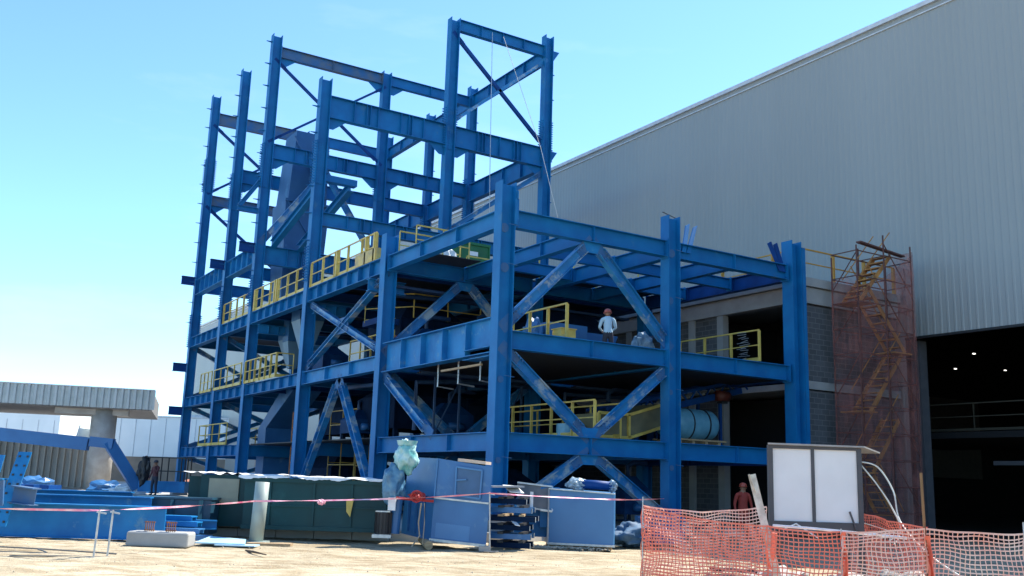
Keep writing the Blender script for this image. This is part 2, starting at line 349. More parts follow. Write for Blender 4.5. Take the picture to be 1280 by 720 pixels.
# ------------------------------------------------------------------ the blue steel frame
ysN = [0, 8.13, 16.24, 24.26, 29.7, 36.15]
Z1, Z2, Z3, Z5, Z6, Z7 = 3.0, 5.94, 9.58, 13.12, 18.62, 24.08
X1, X2 = 6.45, 12.1
SF = thing('plant_skeleton', 'tall blue steel frame of an unfinished plant with yellow railings and an open tower', 'steel frame', (6, 16, .25))
def column(x, y, ztop, z0=.25, m=BLUE, dep=.5, wid=.42, splices=(), lugs=None, patches=()):
    mb = MB(); tf = .03
    mb.box(x-dep/2, x-dep/2+tf, y-wid/2, y+wid/2, z0+.35, ztop); mb.box(x+dep/2-tf, x+dep/2, y-wid/2, y+wid/2, z0+.35, ztop)
    mb.box(x-dep/2+tf, x+dep/2-tf, y-.012, y+.012, z0+.35, ztop-.06)
    o = mb.build('column', m, SF)
    b = MB(); b.box(x-.42, x+.42, y-.38, y+.38, z0, z0+.3); b.build('plinth', CONCW, o)
    b = MB(); b.box(x-.38, x+.38, y-.33, y+.33, z0+.302, z0+.345)
    for sx in (-1, 1):
        b.quadbox([(x+sx*.25-.01,y-.01+.0,z0+.346),(x+sx*.37,y-.01,z0+.346),(x+sx*.37,y+.01,z0+.346),(x+sx*.25,y+.01,z0+.346),(x+sx*.25,y-.01,z0+.75),(x+sx*.26,y-.01,z0+.75),(x+sx*.26,y+.01,z0+.75),(x+sx*.25,y+.01,z0+.75)])
    b.build('base_plate', m, o)
    for (za, zb) in splices:
        b = MB()
        for sx in (-1, 1):
            xx = x+sx*(dep/2+.012); b.box(xx-.011, xx+.011, y-wid/2+.03, y+wid/2-.03, za, zb)
            z = za+.06
            while z < zb-.03:
                for yy in (-.13, .13): b.box(min(xx+sx*.012, xx+sx*.10), max(xx+sx*.012, xx+sx*.10), y+yy-.022, y+yy+.022, z-.022, z+.022)
                z += .125
        for sy in (-1, 1):
            z = za+.06; b.box(x-dep/2+.06, x+dep/2-.06, y+sy*.03-.011, y+sy*.03+.011, za, zb)
            while z < zb-.03:
                for xx in (-.12, 0, .12): b.box(x+xx-.02, x+xx+.02, min(y+sy*.041, y+sy*.07), max(y+sy*.041, y+sy*.07), z-.02, z+.02)
                z += .125
        b.build('splice_plate', m, o)
    if lugs:
        z, ze, step, side = lugs
        while z < ze:
            b = MB()
            if side == 'x': b.quadbox([(x-dep/2-.3,y-.03,z),(x-dep/2,y-.1,z),(x-dep/2,y+.1,z),(x-dep/2-.3,y+.03,z),(x-dep/2-.3,y-.03,z+.015),(x-dep/2,y-.1,z+.03),(x-dep/2,y+.1,z+.03),(x-dep/2-.3,y+.03,z+.015)])
            else: b.quadbox([(x+dep/2,y-.1,z),(x+dep/2+.22,y-.03,z),(x+dep/2+.22,y+.03,z),(x+dep/2,y+.1,z),(x+dep/2,y-.1,z+.03),(x+dep/2+.22,y-.03,z+.015),(x+dep/2+.22,y+.03,z+.015),(x+dep/2,y+.1,z+.03)])
            z += step
            b.build('climbing_lug', m, o)
    return o
L = 'x'
c0 = column(0, 0, 10.4); column(X1, 0, 10.45); 
cR = column(X2+.12, 0, 10.5, dep=.5, wid=.5)
q = MB(); q.box(X2+.42, X2+.6, -.22, -.19, .6, 10.3); q.box(X2+.42, X2+.6, .19, .22, .6, 10.3); q.box(X2+.36, X2+.4, -.2, .2, .6, 10.3); q.build('cover_channel', BLUE, cR)
column(0, ysN[1], 10.42)
column(0, ysN[2], 19.42, splices=((9.9,11.6),(14.4,16.4)), lugs=(10.5,19,1.25,L))
column(0, ysN[3], 24.7, splices=((9.9,11.5),(16.2,18.6)), lugs=(10.5,24.4,1.25,L))
column(0, ysN[4], 24.65, splices=((9.9,11.5),(16.2,18.3)), lugs=(10.5,24.4,1.25,L))
column(0, ysN[5], 25.2, splices=((9.0,11.0),(18.8,21)), lugs=(10.5,24.8,1.25,L))
q = [column(X1, ysN[2], 24.25, splices=((17.4,19.6),), m=BLUE), column(X1, ysN[3], 24.25, splices=((16.6,18.6),)), column(X1, ysN[5], 24.2)]
column(X2, ysN[2], 24.9, splices=((17.9,20.2),), lugs=(13,24,1.4,'r'))
column(X2, ysN[3], 24.75, splices=((16.6,19),), lugs=(13,24,1.6,'r'))
column(X2, ysN[4], 24.75, splices=((16.6,18.6),), lugs=(13,24,1.6,'r')); column(X2, ysN[5], 25.15)
for x in (X1, X2): column(x, ysN[1], 9.0)
column(X1, ysN[4], 9.3)

def beam(a, b, top, dep=.54, wid=.3, m=BLUE, name='beam', stiff=2.2, trim=.26):
    a = Vector((*a, top-dep/2)); b = Vector((*b, top-dep/2)); d = (b-a).normalized()
    mb = MB(); mb.ibeam(a+d*trim, b-d*trim, dep, wid, stiff=stiff)
    for q, s in ((a, 1), (b, -1)):   # end plates with bolts
        c = q + d*s*(trim+.01); sd = d.cross(UP); mb.obox(c, d, sd, UP, .012, wid/2+.03, dep/2+.05)
        for i in (-1, 1):
            for k in (-.35, 0, .35): mb.obox(c + d*s*.025 + sd*i*wid*.32 + UP*k*dep, d, sd, UP, .02, .018, .018)
    return mb.build(name, m, SF)
def brace(a, b, dep=.3, wid=.25, m=BRACE, plane='x', ta=.45, tb=.45, plates=True, angle=False):
    a = Vector(a); b = Vector(b); d = (b-a).normalized(); L = (b-a).length
    nrm = Vector((0,1,0)) if plane == 'x' else Vector((1,0,0))     # normal of the bay plane
    up = nrm.cross(d); mb = MB(); p, q = a+d*ta, b-d*tb
    if angle: mb.bar(p, q, .012, dep, up=up); mb.obox((p+q)/2+up*dep/2+nrm*wid/2, d, nrm, up, (q-p).length/2, wid/2, .006)
    else: mb.ibeam(p, q, dep, wid, tf=.018, up=up)
    o = mb.build('brace', m, SF)
    if plates:
        for e, s in ((a, 1), (b, -1)):
            g = MB()
            c = e + d*s*ta*.8; g.obox(c, d, nrm, up, ta*.85, .014, dep*.62)
            for i in range(3):
                for k in (-.5, .5): g.obox(e + d*s*(ta+.12+.11*i) + up*k*dep*.6 + nrm*(-.14 if not angle else -.03), d, nrm, up, .02, .02, .02)
            g.build('gusset_plate', PATCH if not angle else m, o)
    return o
# front face (along x at y=0) and rows behind it
H3 = X1/2
for y in (0, ysN[1]):
    for top in (Z1, Z2, Z3):
        if top == Z3: dep = .52
        beam((0, y), (X1, y), top, .54); beam((X1, y), (X2, y), top, .54)
    for zz_, hh_ in ((Z3-.7, .16), (Z1+.14, .14), (Z1-.68, .14)):
        mb = MB(); mb.quadbox([(H3-.2,y-.02,zz_-hh_),(H3+.2,y-.02,zz_-hh_),(H3+.2,y+.02,zz_-hh_),(H3-.2,y+.02,zz_-hh_),(H3-.34,y-.02,zz_+hh_),(H3+.34,y-.02,zz_+hh_),(H3+.34,y+.02,zz_+hh_),(H3-.34,y+.02,zz_+hh_)]); mb.build('gusset_plate', BLUE2, SF)
    brace((H3, y, Z3-.45), (0, y, Z2+.05)); brace((H3, y, Z3-.45), (X1, y, Z2+.05))
    brace((H3, y, Z1-.05), (0, y, Z2-.45)); brace((H3, y, Z1-.05), (X1, y, Z2-.45))
    brace((H3, y, Z1-.45), (0, y, .5)); brace((H3, y, Z1-.45), (X1, y, .5))
# left face (along y at x=0)
for i in range(5):
    a, b = ysN[i], ysN[i+1]
    if i == 0:
        beam((0,a),(0,b),Z1); beam((0,a),(0,b),Z3)
        mb = MB(); mb.ibeam((0,a+.26,Z2-.13),(0,b-.3,Z2-.13), 1.05, .42, stiff=1.3)
        mb.ibeam((0,a+.26,Z2-.62),(0,a+1.8,Z2-.62), .3, .5, tf=.02); mb.build('plate_girder', BLUE2, SF)
    else:
        beam((0,a),(0,b),Z2, m=BLUE2 if i == 1 else BLUE, wid=.36, stiff=1.15 if i > 1 else 2.2); beam((0,a),(0,b),Z3, .6, .4, stiff=1.05)
        if i >= 3: beam((0,a),(0,b),Z1, stiff=1.1)
    if i >= 3:
        mb = MB(); mb.ibeam((0,a+.26,Z5-.45),(0,b-.26,Z5-.45), .95, .42, stiff=.9); mb.build('plate_girder', BLUE2, SF)
ym = (ysN[1]+ysN[2])/2
brace((0, ym, Z2-.5), (0, ysN[1], .5), plane='y', dep=.32); brace((0, ym, Z2-.5), (0, ysN[2], .5), plane='y', dep=.32)
brace((0, ysN[1], Z2+.1), (0, ysN[2], Z3-.6), plane='y', dep=.24, ta=.6, tb=.6); brace((0, ysN[2], Z2+.1), (0, ysN[1], Z3-.6), plane='y', dep=.22, ta=.6, tb=.6)
mb = MB(); mb.obox((-.02, ym, (Z2+Z3)/2-.25), Vector((0,1,0)), Vector((1,0,0)), UP, .55, .02, .32); mb.build('gusset_plate', PATCH, SF)
brace((0, ysN[1]-.1, Z2-.7), (0, ysN[1]/2, Z1), plane='y', dep=.3)
# inner lines
for x in (X1, X2):
    for i in range(5):
        a, b = ysN[i], ysN[i+1]
        for top in ((Z1, Z2, Z3) if i < 4 else (Z2, Z3)):
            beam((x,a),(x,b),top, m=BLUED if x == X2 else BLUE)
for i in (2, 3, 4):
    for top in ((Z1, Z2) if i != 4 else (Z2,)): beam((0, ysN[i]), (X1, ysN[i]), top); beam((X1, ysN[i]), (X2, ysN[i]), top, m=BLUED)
beam((0,ysN[5]),(X1,ysN[5]),Z2); beam((0,ysN[5]),(X1,ysN[5]),Z3); beam((0,ysN[5]),(X1,ysN[5]),Z1)
beam((0,ysN[4]),(X1,ysN[4]),Z3); beam((0,ysN[3]),(X1,ysN[3]),Z3); beam((0,ysN[2]),(X1,ysN[2]),Z3)
# top grid of the front block: secondary beams
for x in (H3, 9.3): beam((x, 0), (x, ysN[1]), Z3, .5, .28, trim=.16)
for y in (2.9, 5.5):
    beam((H3, y), (X1, y), Z3-.02, .42, .22, trim=.16, stiff=0); beam((X1, y), (9.3, y), Z3-.02, .42, .22, trim=.16, stiff=0); beam((9.3, y), (X2, y), Z3-.02, .42, .22, trim=.16, stiff=0)
for (x0_, x1_, y0_, y1_) in ((X1+.2, 9.1, 5.7, 8.0), (9.5, X2-.2, 5.7, 8.0), (H3+.2, X1-.2, 5.7, 8.0), (.2, H3-.2, 6.6, 8.0)):
    mb = MB(); mb.box(x0_, x1_, y0_, y1_, Z3+.004, Z3+.03); mb.build('grating', GRATE, SF)
# tower
for y, xa in ((ysN[2], 0), (ysN[3], 0)):
    for z, dp in ((Z6, 1.05 if y == ysN[2] else .8), (Z5, .62 if y == ysN[2] else .95)):
        for (a, b) in ((0, X1), (X1, X2)):
            mb = MB(); mb.ibeam((a+.26,y,z-dp/2),(b-.26,y,z-dp/2), dp, .36, stiff=1.1)
            for k in (1/3, 2/3):
                for e in (-.09, .09): mb.box(a+(b-a)*k+e-.008, a+(b-a)*k+e+.008, y-.17, y-.02, z-dp+.03, z-.03)
            mb.build('plate_girder' if dp > .9 else 'beam', BLUE, SF)
for y in (ysN[4],):
    beam((0,y),(X2,y),Z6,.78,.34, stiff=1.6)
    beam((0,y),(X1,y),Z5,.7,.34)
beam((0,ysN[5]),(X2,ysN[5]),Z6,.62,.34,m=PRIM, stiff=1.6); beam((0,ysN[5]),(X1,ysN[5]),Z5,.7,.34)
beam((X1,ysN[2]),(X2,ysN[2]),Z7+.2,.6,.3,stiff=1.2)
beam((0,ysN[3]),(X1,ysN[3]),Z7,.6,.3,m=PRIM,stiff=2.8); beam((X1,ysN[3]),(X2,ysN[3]),Z7,.6,.3,stiff=2.2)
beam((0,ysN[5]),(X1,ysN[5]),Z7,.75,.3,m=PRIM,stiff=0); beam((X1,ysN[5]),(X2,ysN[5]),Z7,.7,.3,m=BLUE,stiff=0)
for i in (2, 3, 4):
    beam((X2,ysN[i]),(X2,ysN[i+1]),Z7+.1,.72,.34,stiff=1.7); 
    mb = MB(); mb.ibeam((X2,ysN[i]+.26,Z6-.55),(X2,ysN[i+1]-.26,Z6-.55), 1.05, .36, stiff=1.8); mb.build('plate_girder', BLUE, SF)
def br(a, b, y, **k): return brace((a[0], y, a[1]), (b[0], y, b[1]), **k)
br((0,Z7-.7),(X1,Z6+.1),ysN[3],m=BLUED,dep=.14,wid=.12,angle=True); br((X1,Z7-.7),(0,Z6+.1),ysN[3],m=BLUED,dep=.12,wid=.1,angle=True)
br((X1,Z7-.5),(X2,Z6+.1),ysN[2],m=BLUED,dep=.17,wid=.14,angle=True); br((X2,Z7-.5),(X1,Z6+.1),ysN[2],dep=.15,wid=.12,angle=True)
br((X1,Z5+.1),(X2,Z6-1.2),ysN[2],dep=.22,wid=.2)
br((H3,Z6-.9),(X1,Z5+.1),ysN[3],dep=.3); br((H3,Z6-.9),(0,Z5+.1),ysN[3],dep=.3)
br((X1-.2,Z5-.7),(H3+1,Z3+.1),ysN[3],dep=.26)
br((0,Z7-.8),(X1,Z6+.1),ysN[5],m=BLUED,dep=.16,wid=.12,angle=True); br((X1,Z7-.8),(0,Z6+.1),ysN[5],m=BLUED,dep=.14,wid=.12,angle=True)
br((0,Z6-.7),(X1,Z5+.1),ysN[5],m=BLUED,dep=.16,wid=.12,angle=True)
for i in (4, 5):
    for (a, b) in ((Z2, Z3-.6), (Z1, Z2-.5), (.5, Z1-.5)):
        if i == 4 and a == .5: continue
        br((.1,b),(X1-.1,a),ysN[i],dep=.24); br((X1-.1,b),(.1,a),ysN[i],dep=.24)
# knee gussets under the tower girders
for (x, y, z, s) in ((0,ysN[2],Z6-1.05,1),(X1,ysN[2],Z6-1.05,-1),(X1,ysN[2],Z6-1.05,1),(X2,ysN[2],Z6-1.05,-1),(0,ysN[3],Z6-.8,1),(X1,ysN[3],Z6-.8,-1),(X1,ysN[3],Z6-.8,1),(0,ysN[4],Z6-.78,1),(0,ysN[5],Z6-.62,1),(0,ysN[3],Z7-.6,1),(X1,ysN[3],Z7-.6,-1),(X1,ysN[3],Z7-.6,1)):
    mb = MB(); x0_ = x+s*.26; x1_ = x+s*1.15
    mb.quadbox([(x0_,y-.012,z-.5),(x0_+s*.25,y-.012,z-.5),(x0_+s*.25,y+.012,z-.5),(x0_,y+.012,z-.5),(x0_,y-.012,z-.005),(x1_,y-.012,z-.005),(x1_,y+.012,z-.005),(x0_,y+.012,z-.005)]); mb.build('gusset_plate', BLUE, SF)
for z in (Z7+.1, Z6-.05):
    mb = MB(); mb.quadbox([(X2+.26,ysN[2]-.01,z-.7),(X2+.3,ysN[2]-.01,z-.7),(X2+.3,ysN[2]+.01,z-.7),(X2+.26,ysN[2]+.01,z-.7),(X2+.26,ysN[2]-.01,z),(X2+.75,ysN[2]-.01,z),(X2+.75,ysN[2]+.01,z),(X2+.26,ysN[2]+.01,z)]); mb.build('gusset_plate', BLUE, SF)
# short outrigger stubs on the outer face, end brackets of columns
for (y, z) in ((ysN[3], Z5+.05), (ysN[4], Z5+.1), (ysN[5], Z5+.2), (ysN[5], 8.0), (ysN[5], 5.4)):
    mb = MB(); mb.ibeam((-1.05,y,z-.25),(-.26,y,z-.25), .5, .28); mb.build('stub_beam', BLUED, SF)
mb = MB(); mb.ibeam((-1.3,ysN[3],14.9),(-.26,ysN[3],14.9),.25,.2); mb.ibeam((-1.2,ysN[3],15.05),(-.2,ysN[3],16.6),.22,.2,up=(1,0,0)); mb.build('stub_beam', BLUE, SF)
for (y, z, x) in ((ysN[2]-.5, Z3-.75, .3), (ysN[1]+.9, Z3-.8, -.1), (ysN[3]-.9, Z3-.75, .3)):
    mb = MB(); mb.ibeam((x-.3,y,z-.15),(x+1.2,y,z-.15),.45,.3,stiff=.4); mb.build('stub_beam', BLUE2, SF)
mb = MB(); mb.box(.27, .31, -.24, .24, 9.85, 10.15); mb.box(.3, .36, -.2, .16, 9.2, 9.9); mb.box(.2,.3,-.24,-.2,9.1,9.9); mb.build('splice_plate', BLUE2, SF)
# splayed erection plates on the two right column heads
for (x, hs) in ((X1+.35, ((.5, .15), (.85, .35))), (X2-.35, ((-.55, -.2), (-.25, -.05)))):
    for (dx, b0) in hs:
        mb = MB(); mb.quadbox([(x+b0-.08,-.1,9.3),(x+b0+.1,-.1,9.3),(x+b0+.1,-.06,9.3),(x+b0-.08,-.06,9.3),(x+dx-.08,.1,10.3),(x+dx+.1,.1,10.4),(x+dx+.1,.14,10.4),(x+dx-.08,.14,10.3)]); mb.build('lug_plate', BLUE if x < 9 else BLUED, SF)
mb = MB(); mb.bar((X1-.55,-.25,10.47),(X1+.5,.2,10.5),.03,.02); mb.build('erection_rod', DARK, SF)
# weathered weld patches on the front columns
for (x, zs) in ((0, (4.5, 2.2, 7.8, 9.0)), (X1, (2.2, 4.6, 7.6, 9.2))):
    for z in zs:
        mb = MB(); mb.tube([(x+.03*math.sin(z*9),-.03,z),(x+.03*math.sin(z*9),-.0135,z)], .12+.03*math.sin(z*5), 9); mb.bar((x+.03,-.2,z+.1),(x+.36,-.21,z+.07),.015,.015); mb.build('weld_patch', PATCH, SF)
# decks
def deck(x0, x1, y0, y1, z, m=GRATE): mb = MB(); mb.box(x0, x1, y0, y1, z, z+.05); return mb.build('deck', m, SF)
deck(.25, 12.2, ysN[1]+.2, 29.4, Z3+.004); deck(.25, 12.2, .3, 7.85, Z2-.46); deck(.25, 12.2, ysN[1]+.2, 29.4, Z2+.004); deck(.3, 12.2, 2.2, 24, Z1+.004); deck(.25, X1, 29.6, 36, Z3+.004)
deck(.3, 3.6, 29.9, 36, Z2+.004)
deck(.3, 2.6, 27.5, 33, Z1+.004)
# cross joists seen below the decks
for k in range(6):
    y = 1.6+k*1.25
    mb = MB(); mb.ibeam((.2,9+k*3.3,Z3-.3),(12,9+k*3.3,Z3-.3),.4,.2); mb.build('joist', BLUED, SF)
    mb = MB(); mb.ibeam((.2,9+k*2.6,Z2-.3),(12,9+k*2.6,Z2-.3),.35,.2); mb.build('joist', BLUED, SF)
# railings
def cut(y0, y1, z, x=-.12): return [(x, y0, z), (x, y1, z)]
railing(SF, cut(9.1, ysN[2]-.3, Z3+.02), post=1.25, postw=.1); railing(SF, cut(ysN[2]+.3, ysN[3]-.3, Z3+.02), post=1.2, postw=.1); railing(SF, cut(ysN[3]+.3, ysN[4]-.3, Z3+.02), post=1.3, postw=.1)
for y in (ysN[2]+4.2, ysN[2]+4.5, ysN[3]-.5, ysN[2]-3.3, 9.1+.1, 9.1+.9):
    mb = MB(); mb.box(-.2, -.04, y-.06, y+.06, Z3+.03, Z3+1.12); mb.build('railing_post', YEL, SF)
mb = MB(); mb.box(-.2, -.16, 9.0, 10.9, Z3+.02, Z3+.5); mb.box(-.16, .9, 10.9, 10.94, Z3+.02, Z3+.5); mb.box(-.16, .9, 8.96, 9.0, Z3+.02, Z3+.5); mb.build('yellow_kick_panel', mat('yellow_panel', (.60,.44,.12), (.36,.28,.14), .6, scale=3), SF)
railing(SF, [(.5, 8.4, Z3+.02), (3.1, 8.4, Z3+.02)], post=1.3)
railing(SF, [(3.4, 8.4, Z3-.5), (X1-.4, 8.4, Z3-.5)], post=1.8)
railing(SF, [(.6, 7.2, Z3+.02), (H3-.4, 7.2, Z3+.02)], post=1.1)
railing(SF, [(X1+.3, 8.35, Z3+.05), (X2-.2, 8.35, Z3+.05)], post=1.7)
railing(SF, cut(19.2, 23.9, Z2+.02, -.3), post=.75, postw=.1); railing(SF, cut(24.6, 29.5, Z2+.02, -.3), post=1.2); railing(SF, cut(30, 32.3, Z2+.02, -.3), post=.8)
railing(SF, [(-.3, 19.2, Z2+.02), (.5, 19.2, Z2+.02)], post=.8)
railing(SF, [(-.3, 26.2, Z1+.02), (-.3, 31.6, Z1+.02), (.6, 31.6, Z1+.02)], post=1.2)
railing(SF, cut(26.5, 31.6, Z1+.02, 2.5), post=1.4)
railing(SF, [(.9, 9.3, Z2+.05), (.9, 13.5, Z2+.05)], post=1.0)
railing(SF, [(1.0, 12.4, 7.75), (2.5, 11, 7.85), (5.6, 11, 7.85)], post=1.6)
mb = MB(); mb.box(1.0, 6, 11.02, 12.6, 7.6, 7.84); mb.build('inner_platform', BLUED, SF)
railing(SF, [(2.6, 4.6, Z2+.06), (2.6, .4, Z2+.06)], post=1.1, postw=.1)
railing(SF, [(3.5, 6, Z1+.06), (3.5, .1, Z1+.06)], post=1.3, postw=.09)
railing(SF, [(4.9, 7, Z1+.06), (4.9, .6, Z1+.06)], post=1.6)
railing(SF, [(10.6, 4.2, Z2+.06), (10.6, .1, Z2+.06)], post=1.4, postw=.1)
mb = MB()
rn = random.Random(2)
for i in range(14): z = Z2+.2+i*.07; mb.bar((10.5, .55+rn.uniform(-.1,.1), z), (10.55, 1.0+rn.uniform(-.15,.15), z+rn.uniform(-.05,.05)), .03, .015)
tag(mb.build('scrap_bundle', STEEL), 'bundle of thin bright metal offcuts tied to the yellow railing on the right bay', 'scrap metal')
# ladder
mb = MB()
for dx in (-.22, .22): mb.bar((1.6, 21.6+dx, .3), (1.6, 21.6+dx, 4.6), .05, .04)
for i in range(13): mb.bar((1.6, 21.38, .55+i*.33), (1.6, 21.82, .55+i*.33), .03, .03)
mb.build('ladder', mat('orange_paint', (.55,.20,.05), None, .6), SF)
for o in (MB().tube([(6.3+.2*i, ysN[2]-.2, Z7-1+0*i) for i in range(2)], .01, 4),): pass
mb = MB(); mb.tube([(8.6,16.1,24.1),(8.7,16.0,16.5),(8.8,16,13.5)], .018, 5); mb.tube([(9.2,16,24),(11.6,15.9,18.5),(12.6,15.5,14.5),(14.8,14,11)], .015, 5)
tag(mb.build('hoist_rope', STEEL), 'thin slack ropes hanging from the highest beam of the tower', 'rope')
mb = MB()   # pipe hangers below the big girder
for i in range(3): x, y = .5+i*.0, 2.0+i*1.4; mb.tube([(x,y,Z2-.55),(x,y,Z2-1.3),(x+.6,y,Z2-1.35)],.03,6)
mb.build('pipe_hanger', STEEL, SF)
mb = MB(); mb.bar((-.1,.9,Z2-.95),(-.1,3.4,Z2-.95),.08,.06); mb.build('timber_batten', WOOD, SF)

# ------------------------------------------------------------------ plant equipment inside the frame
def taper(mb, c, hx0, hy0, z0, hx1, hy1, z1, off=(0,0)):
    x, y = c; a, b = off
    return mb.quadbox([(x-hx0,y-hy0,z0),(x+hx0,y-hy0,z0),(x+hx0,y+hy0,z0),(x-hx0,y+hy0,z0),(x+a-hx1,y+b-hy1,z1),(x+a+hx1,y+b-hy1,z1),(x+a+hx1,y+b+hy1,z1),(x+a-hx1,y+b+hy1,z1)])
SLATE = mat('slate_duct', (.018,.11,.27), (.012,.08,.2), .5, scale=.8, spots=1.5, spot_c=(.04,.15,.30), spot_at=.58)
t = thing('tall_duct', 'tall slate-blue rectangular duct with triangular plates standing in the open tower', 'duct', (3, 27, 9.6))
mb = MB(); taper(mb, (2.9, 26.8), 1.0, .9, 9.65, 1.25, 1.1, 16.2); mb.build('lower_casing', SLATE, t)
mb = MB(); taper(mb, (2.9, 26.8), 1.1, 1.0, 16.22, .95, .9, 20.3, (.1,0)); mb.build('upper_casing', SLATE, t)
mb = MB()
for (a, b) in (((1.75,25.66,16.15),(4.1,25.66,13.0)),((1.9,25.7,12.9),(3.9,25.75,9.9)),((1.9,25.75,19.9),(3.9,25.7,16.6))): mb.bar(a, b, .08, .08)
mb.bar((1.6,25.62,16.2),(4.2,25.62,16.2),.12,.14); mb.build('stiffener', SLATE, t)
t = thing('inclined_conveyor_gallery', 'blue inclined channel rising between the left tower columns beside the slate duct', 'conveyor', (1.5, 22, 13))
mb = MB(); mb.ibeam((.6,24.0,13.2),(.6,17.4,14.9),.4,.3); mb.ibeam((2.0,24.0,13.2),(2.0,17.4,14.9),.4,.3); mb.build('stringer', BLUE, t)
mb = MB(); mb.box(.5,2.2,17.1,17.5,14.9,15.2); mb.build('head_beam', BLUE, t)
PALEH = mat('pale_hopper', (.13,.25,.36), (.10,.2,.3), .45, scale=1)
for (x, y, z, s, lab) in ((1.8,23.2,6.95,.42,'small pale blue discharge cone hanging below the deck, leftmost of the hoppers'),(1.4,20.2,7.6,.6,'narrow pale blue hopper leg beside the second tall column'),(2.8,25.8,7.4,.7,'darker slanting hopper behind the small pale cone')):
    t = thing('hopper', lab, 'hopper', (x, y, z), 'hoppers hanging under the third deck')
    mb = MB(); taper(mb, (x, y), s*.4, s*.4, z-.3*s, s, s, z+1.2); mb.build('cone', PALEH, t)
    mb = MB(); mb.box(x-s, x+s, y-s, y+s, z+1.21, Z3-.02); mb.build('casing', SLATE, t)
t = thing('bent_chute', 'large dark blue chute bending down from the second deck near the ground on the left', 'chute', (2, 25, 0))
mb = MB(); mb.quadbox([(1.2,24.6,3.9),(2.6,24.6,3.9),(2.6,25.8,3.9),(1.2,25.8,3.9),(1.2,20.9,5.6),(2.6,20.9,5.6),(2.6,22.4,5.85),(1.2,22.4,5.85)]); mb.build('inclined_section', GREYB, t)
mb = MB(); mb.box(1.2,2.6,24.6,25.8,.3,3.9); mb.build('drop_section', GREYB, t)
t = thing('hopper_machine', 'long blue-grey machine casing behind the man on the second level', 'machine', (4.6, 2.5, Z2))
mb = MB(); mb.box(3.4,5.0,2.6,4.2,Z2-.4,Z2+.95); mb.build('casing', GREYB, t)
mb = MB(); taper(mb,(6.0,3.9),.5,.4,Z2-.3,.95,.5,Z2+.9); mb.build('trough', GREYB, t); mb = MB(); mb.box(4.35,4.5,2.57,2.6,Z2+.5,Z2+.8); mb.build('name_plate', STEEL, t)
mb = MB(); mb.box(2.75,3.3,.9,1.4,Z2-.4,Z2+.45); mb.box(2.72,3.33,.87,1.43,Z2+.45,Z2+.48); tag(mb.build('yellow_toolbox', YEL), 'yellow metal box beside the railing on the second level', 'box')
t = thing('green_skid_box', 'dark green machine casing with a small white plate standing on the top deck', 'machine', (3.5, 9.5, Z3))
mb = MB(); mb.box(2.3,4.9,9.2,11,Z3+.06,Z3+1.35); mb.build('casing', DGREEN, t)
mb = MB()
for x in (2.35,3.6,4.85): mb.box(x-.03,x+.03,9.15,9.199,Z3+.06,Z3+1.35)
mb.box(2.3,4.9,9.14,9.198,Z3+1.3,Z3+1.4); mb.build('rib', DGREEN, t)
mb = MB(); mb.box(3.9,4.3,9.12,9.14,Z3+.85,Z3+1.02); mb.build('white_plate', WHITE, t)
def blob(name, c, s, m, amp=.25, fr=2.0, seed=0, parent=None, sub=3):
    import bmesh
    b = bmesh.new(); bmesh.ops.create_icosphere(b, subdivisions=sub, radius=1)
    for v in b.verts:
        n = noise.noise(v.co*fr+Vector((seed,0,0))); n2 = noise.noise(v.co*fr*3+Vector((seed,5,0)))
        v.co *= 1+amp*n+amp*.5*n2; v.co = Vector((v.co.x*s[0]+c[0], v.co.y*s[1]+c[1], v.co.z*s[2]+c[2]))
    me = bpy.data.meshes.new(name); b.to_mesh(me); b.free(); me.materials.append(m)
    me.polygons.foreach_set('use_smooth', [sub >= 4]*len(me.polygons))
    o = bpy.data.objects.new(name, me); col.objects.link(o)
    if parent: o.parent = parent; o.matrix_parent_inverse = Matrix.Translation(-wloc(parent))
    return o
tag(blob('rubble_sack', (2.6,8.5,Z3+.4), (.36,.3,.36), WHITE, .5, 2.2, 3), 'crumpled white sack hung on the yellow railing in front of the green casing', 'sack')
tag(blob('wrapped_motor', (7.1,2.2,Z2+.4), (.38,.35,.55), mat('grey_wrap',(.25,.36,.42),(.08,.15,.22),.4,scale=5,bump=.5,bscale=9), .4, 1.8, 8), 'motor wrapped in grey plastic on the second level, right of the man', 'machine')
tag(blob('covered_pump', (3.1,3.0,Z2+.45), (.3,.3,.6), GREYB, .35, 2, 5), 'small grey covered pump behind the railing on the second level, left of the man', 'pump')
# blue drum on timber cradle
t = thing('insulation_roll', 'big pale blue wrapped roll with two dark straps on a first-level pallet', 'roll', (9.3, 2.2, Z1))
mb = MB(); xs = [8.0,8.05,8.2,9.2,10.1,10.25,10.3]; rs = [.3,.46,.54,.56,.54,.46,.3]
mb.tube([(x, 2.2, Z1+.8) for x in xs], rs, 28); mb.build('wrapped_drum', BLUEW, t, smooth=True)
for x in (9.0, 9.75): mb = MB(); mb.tube([(x-.025,2.2,Z1+.8),(x+.025,2.2,Z1+.8)], .575, 28); mb.build('strap', DARK, t)
mb = MB()
for x in (8.3,8.9,9.5,10.1): mb.box(x-.06,x+.06,1.6,2.8,Z1+.06,Z1+.2)
mb.box(8.1,10.4,1.55,1.7,Z1+.2,Z1+.26); mb.box(8.1,10.4,2.7,2.85,Z1+.2,Z1+.26); mb.build('pallet', WOOD, t)
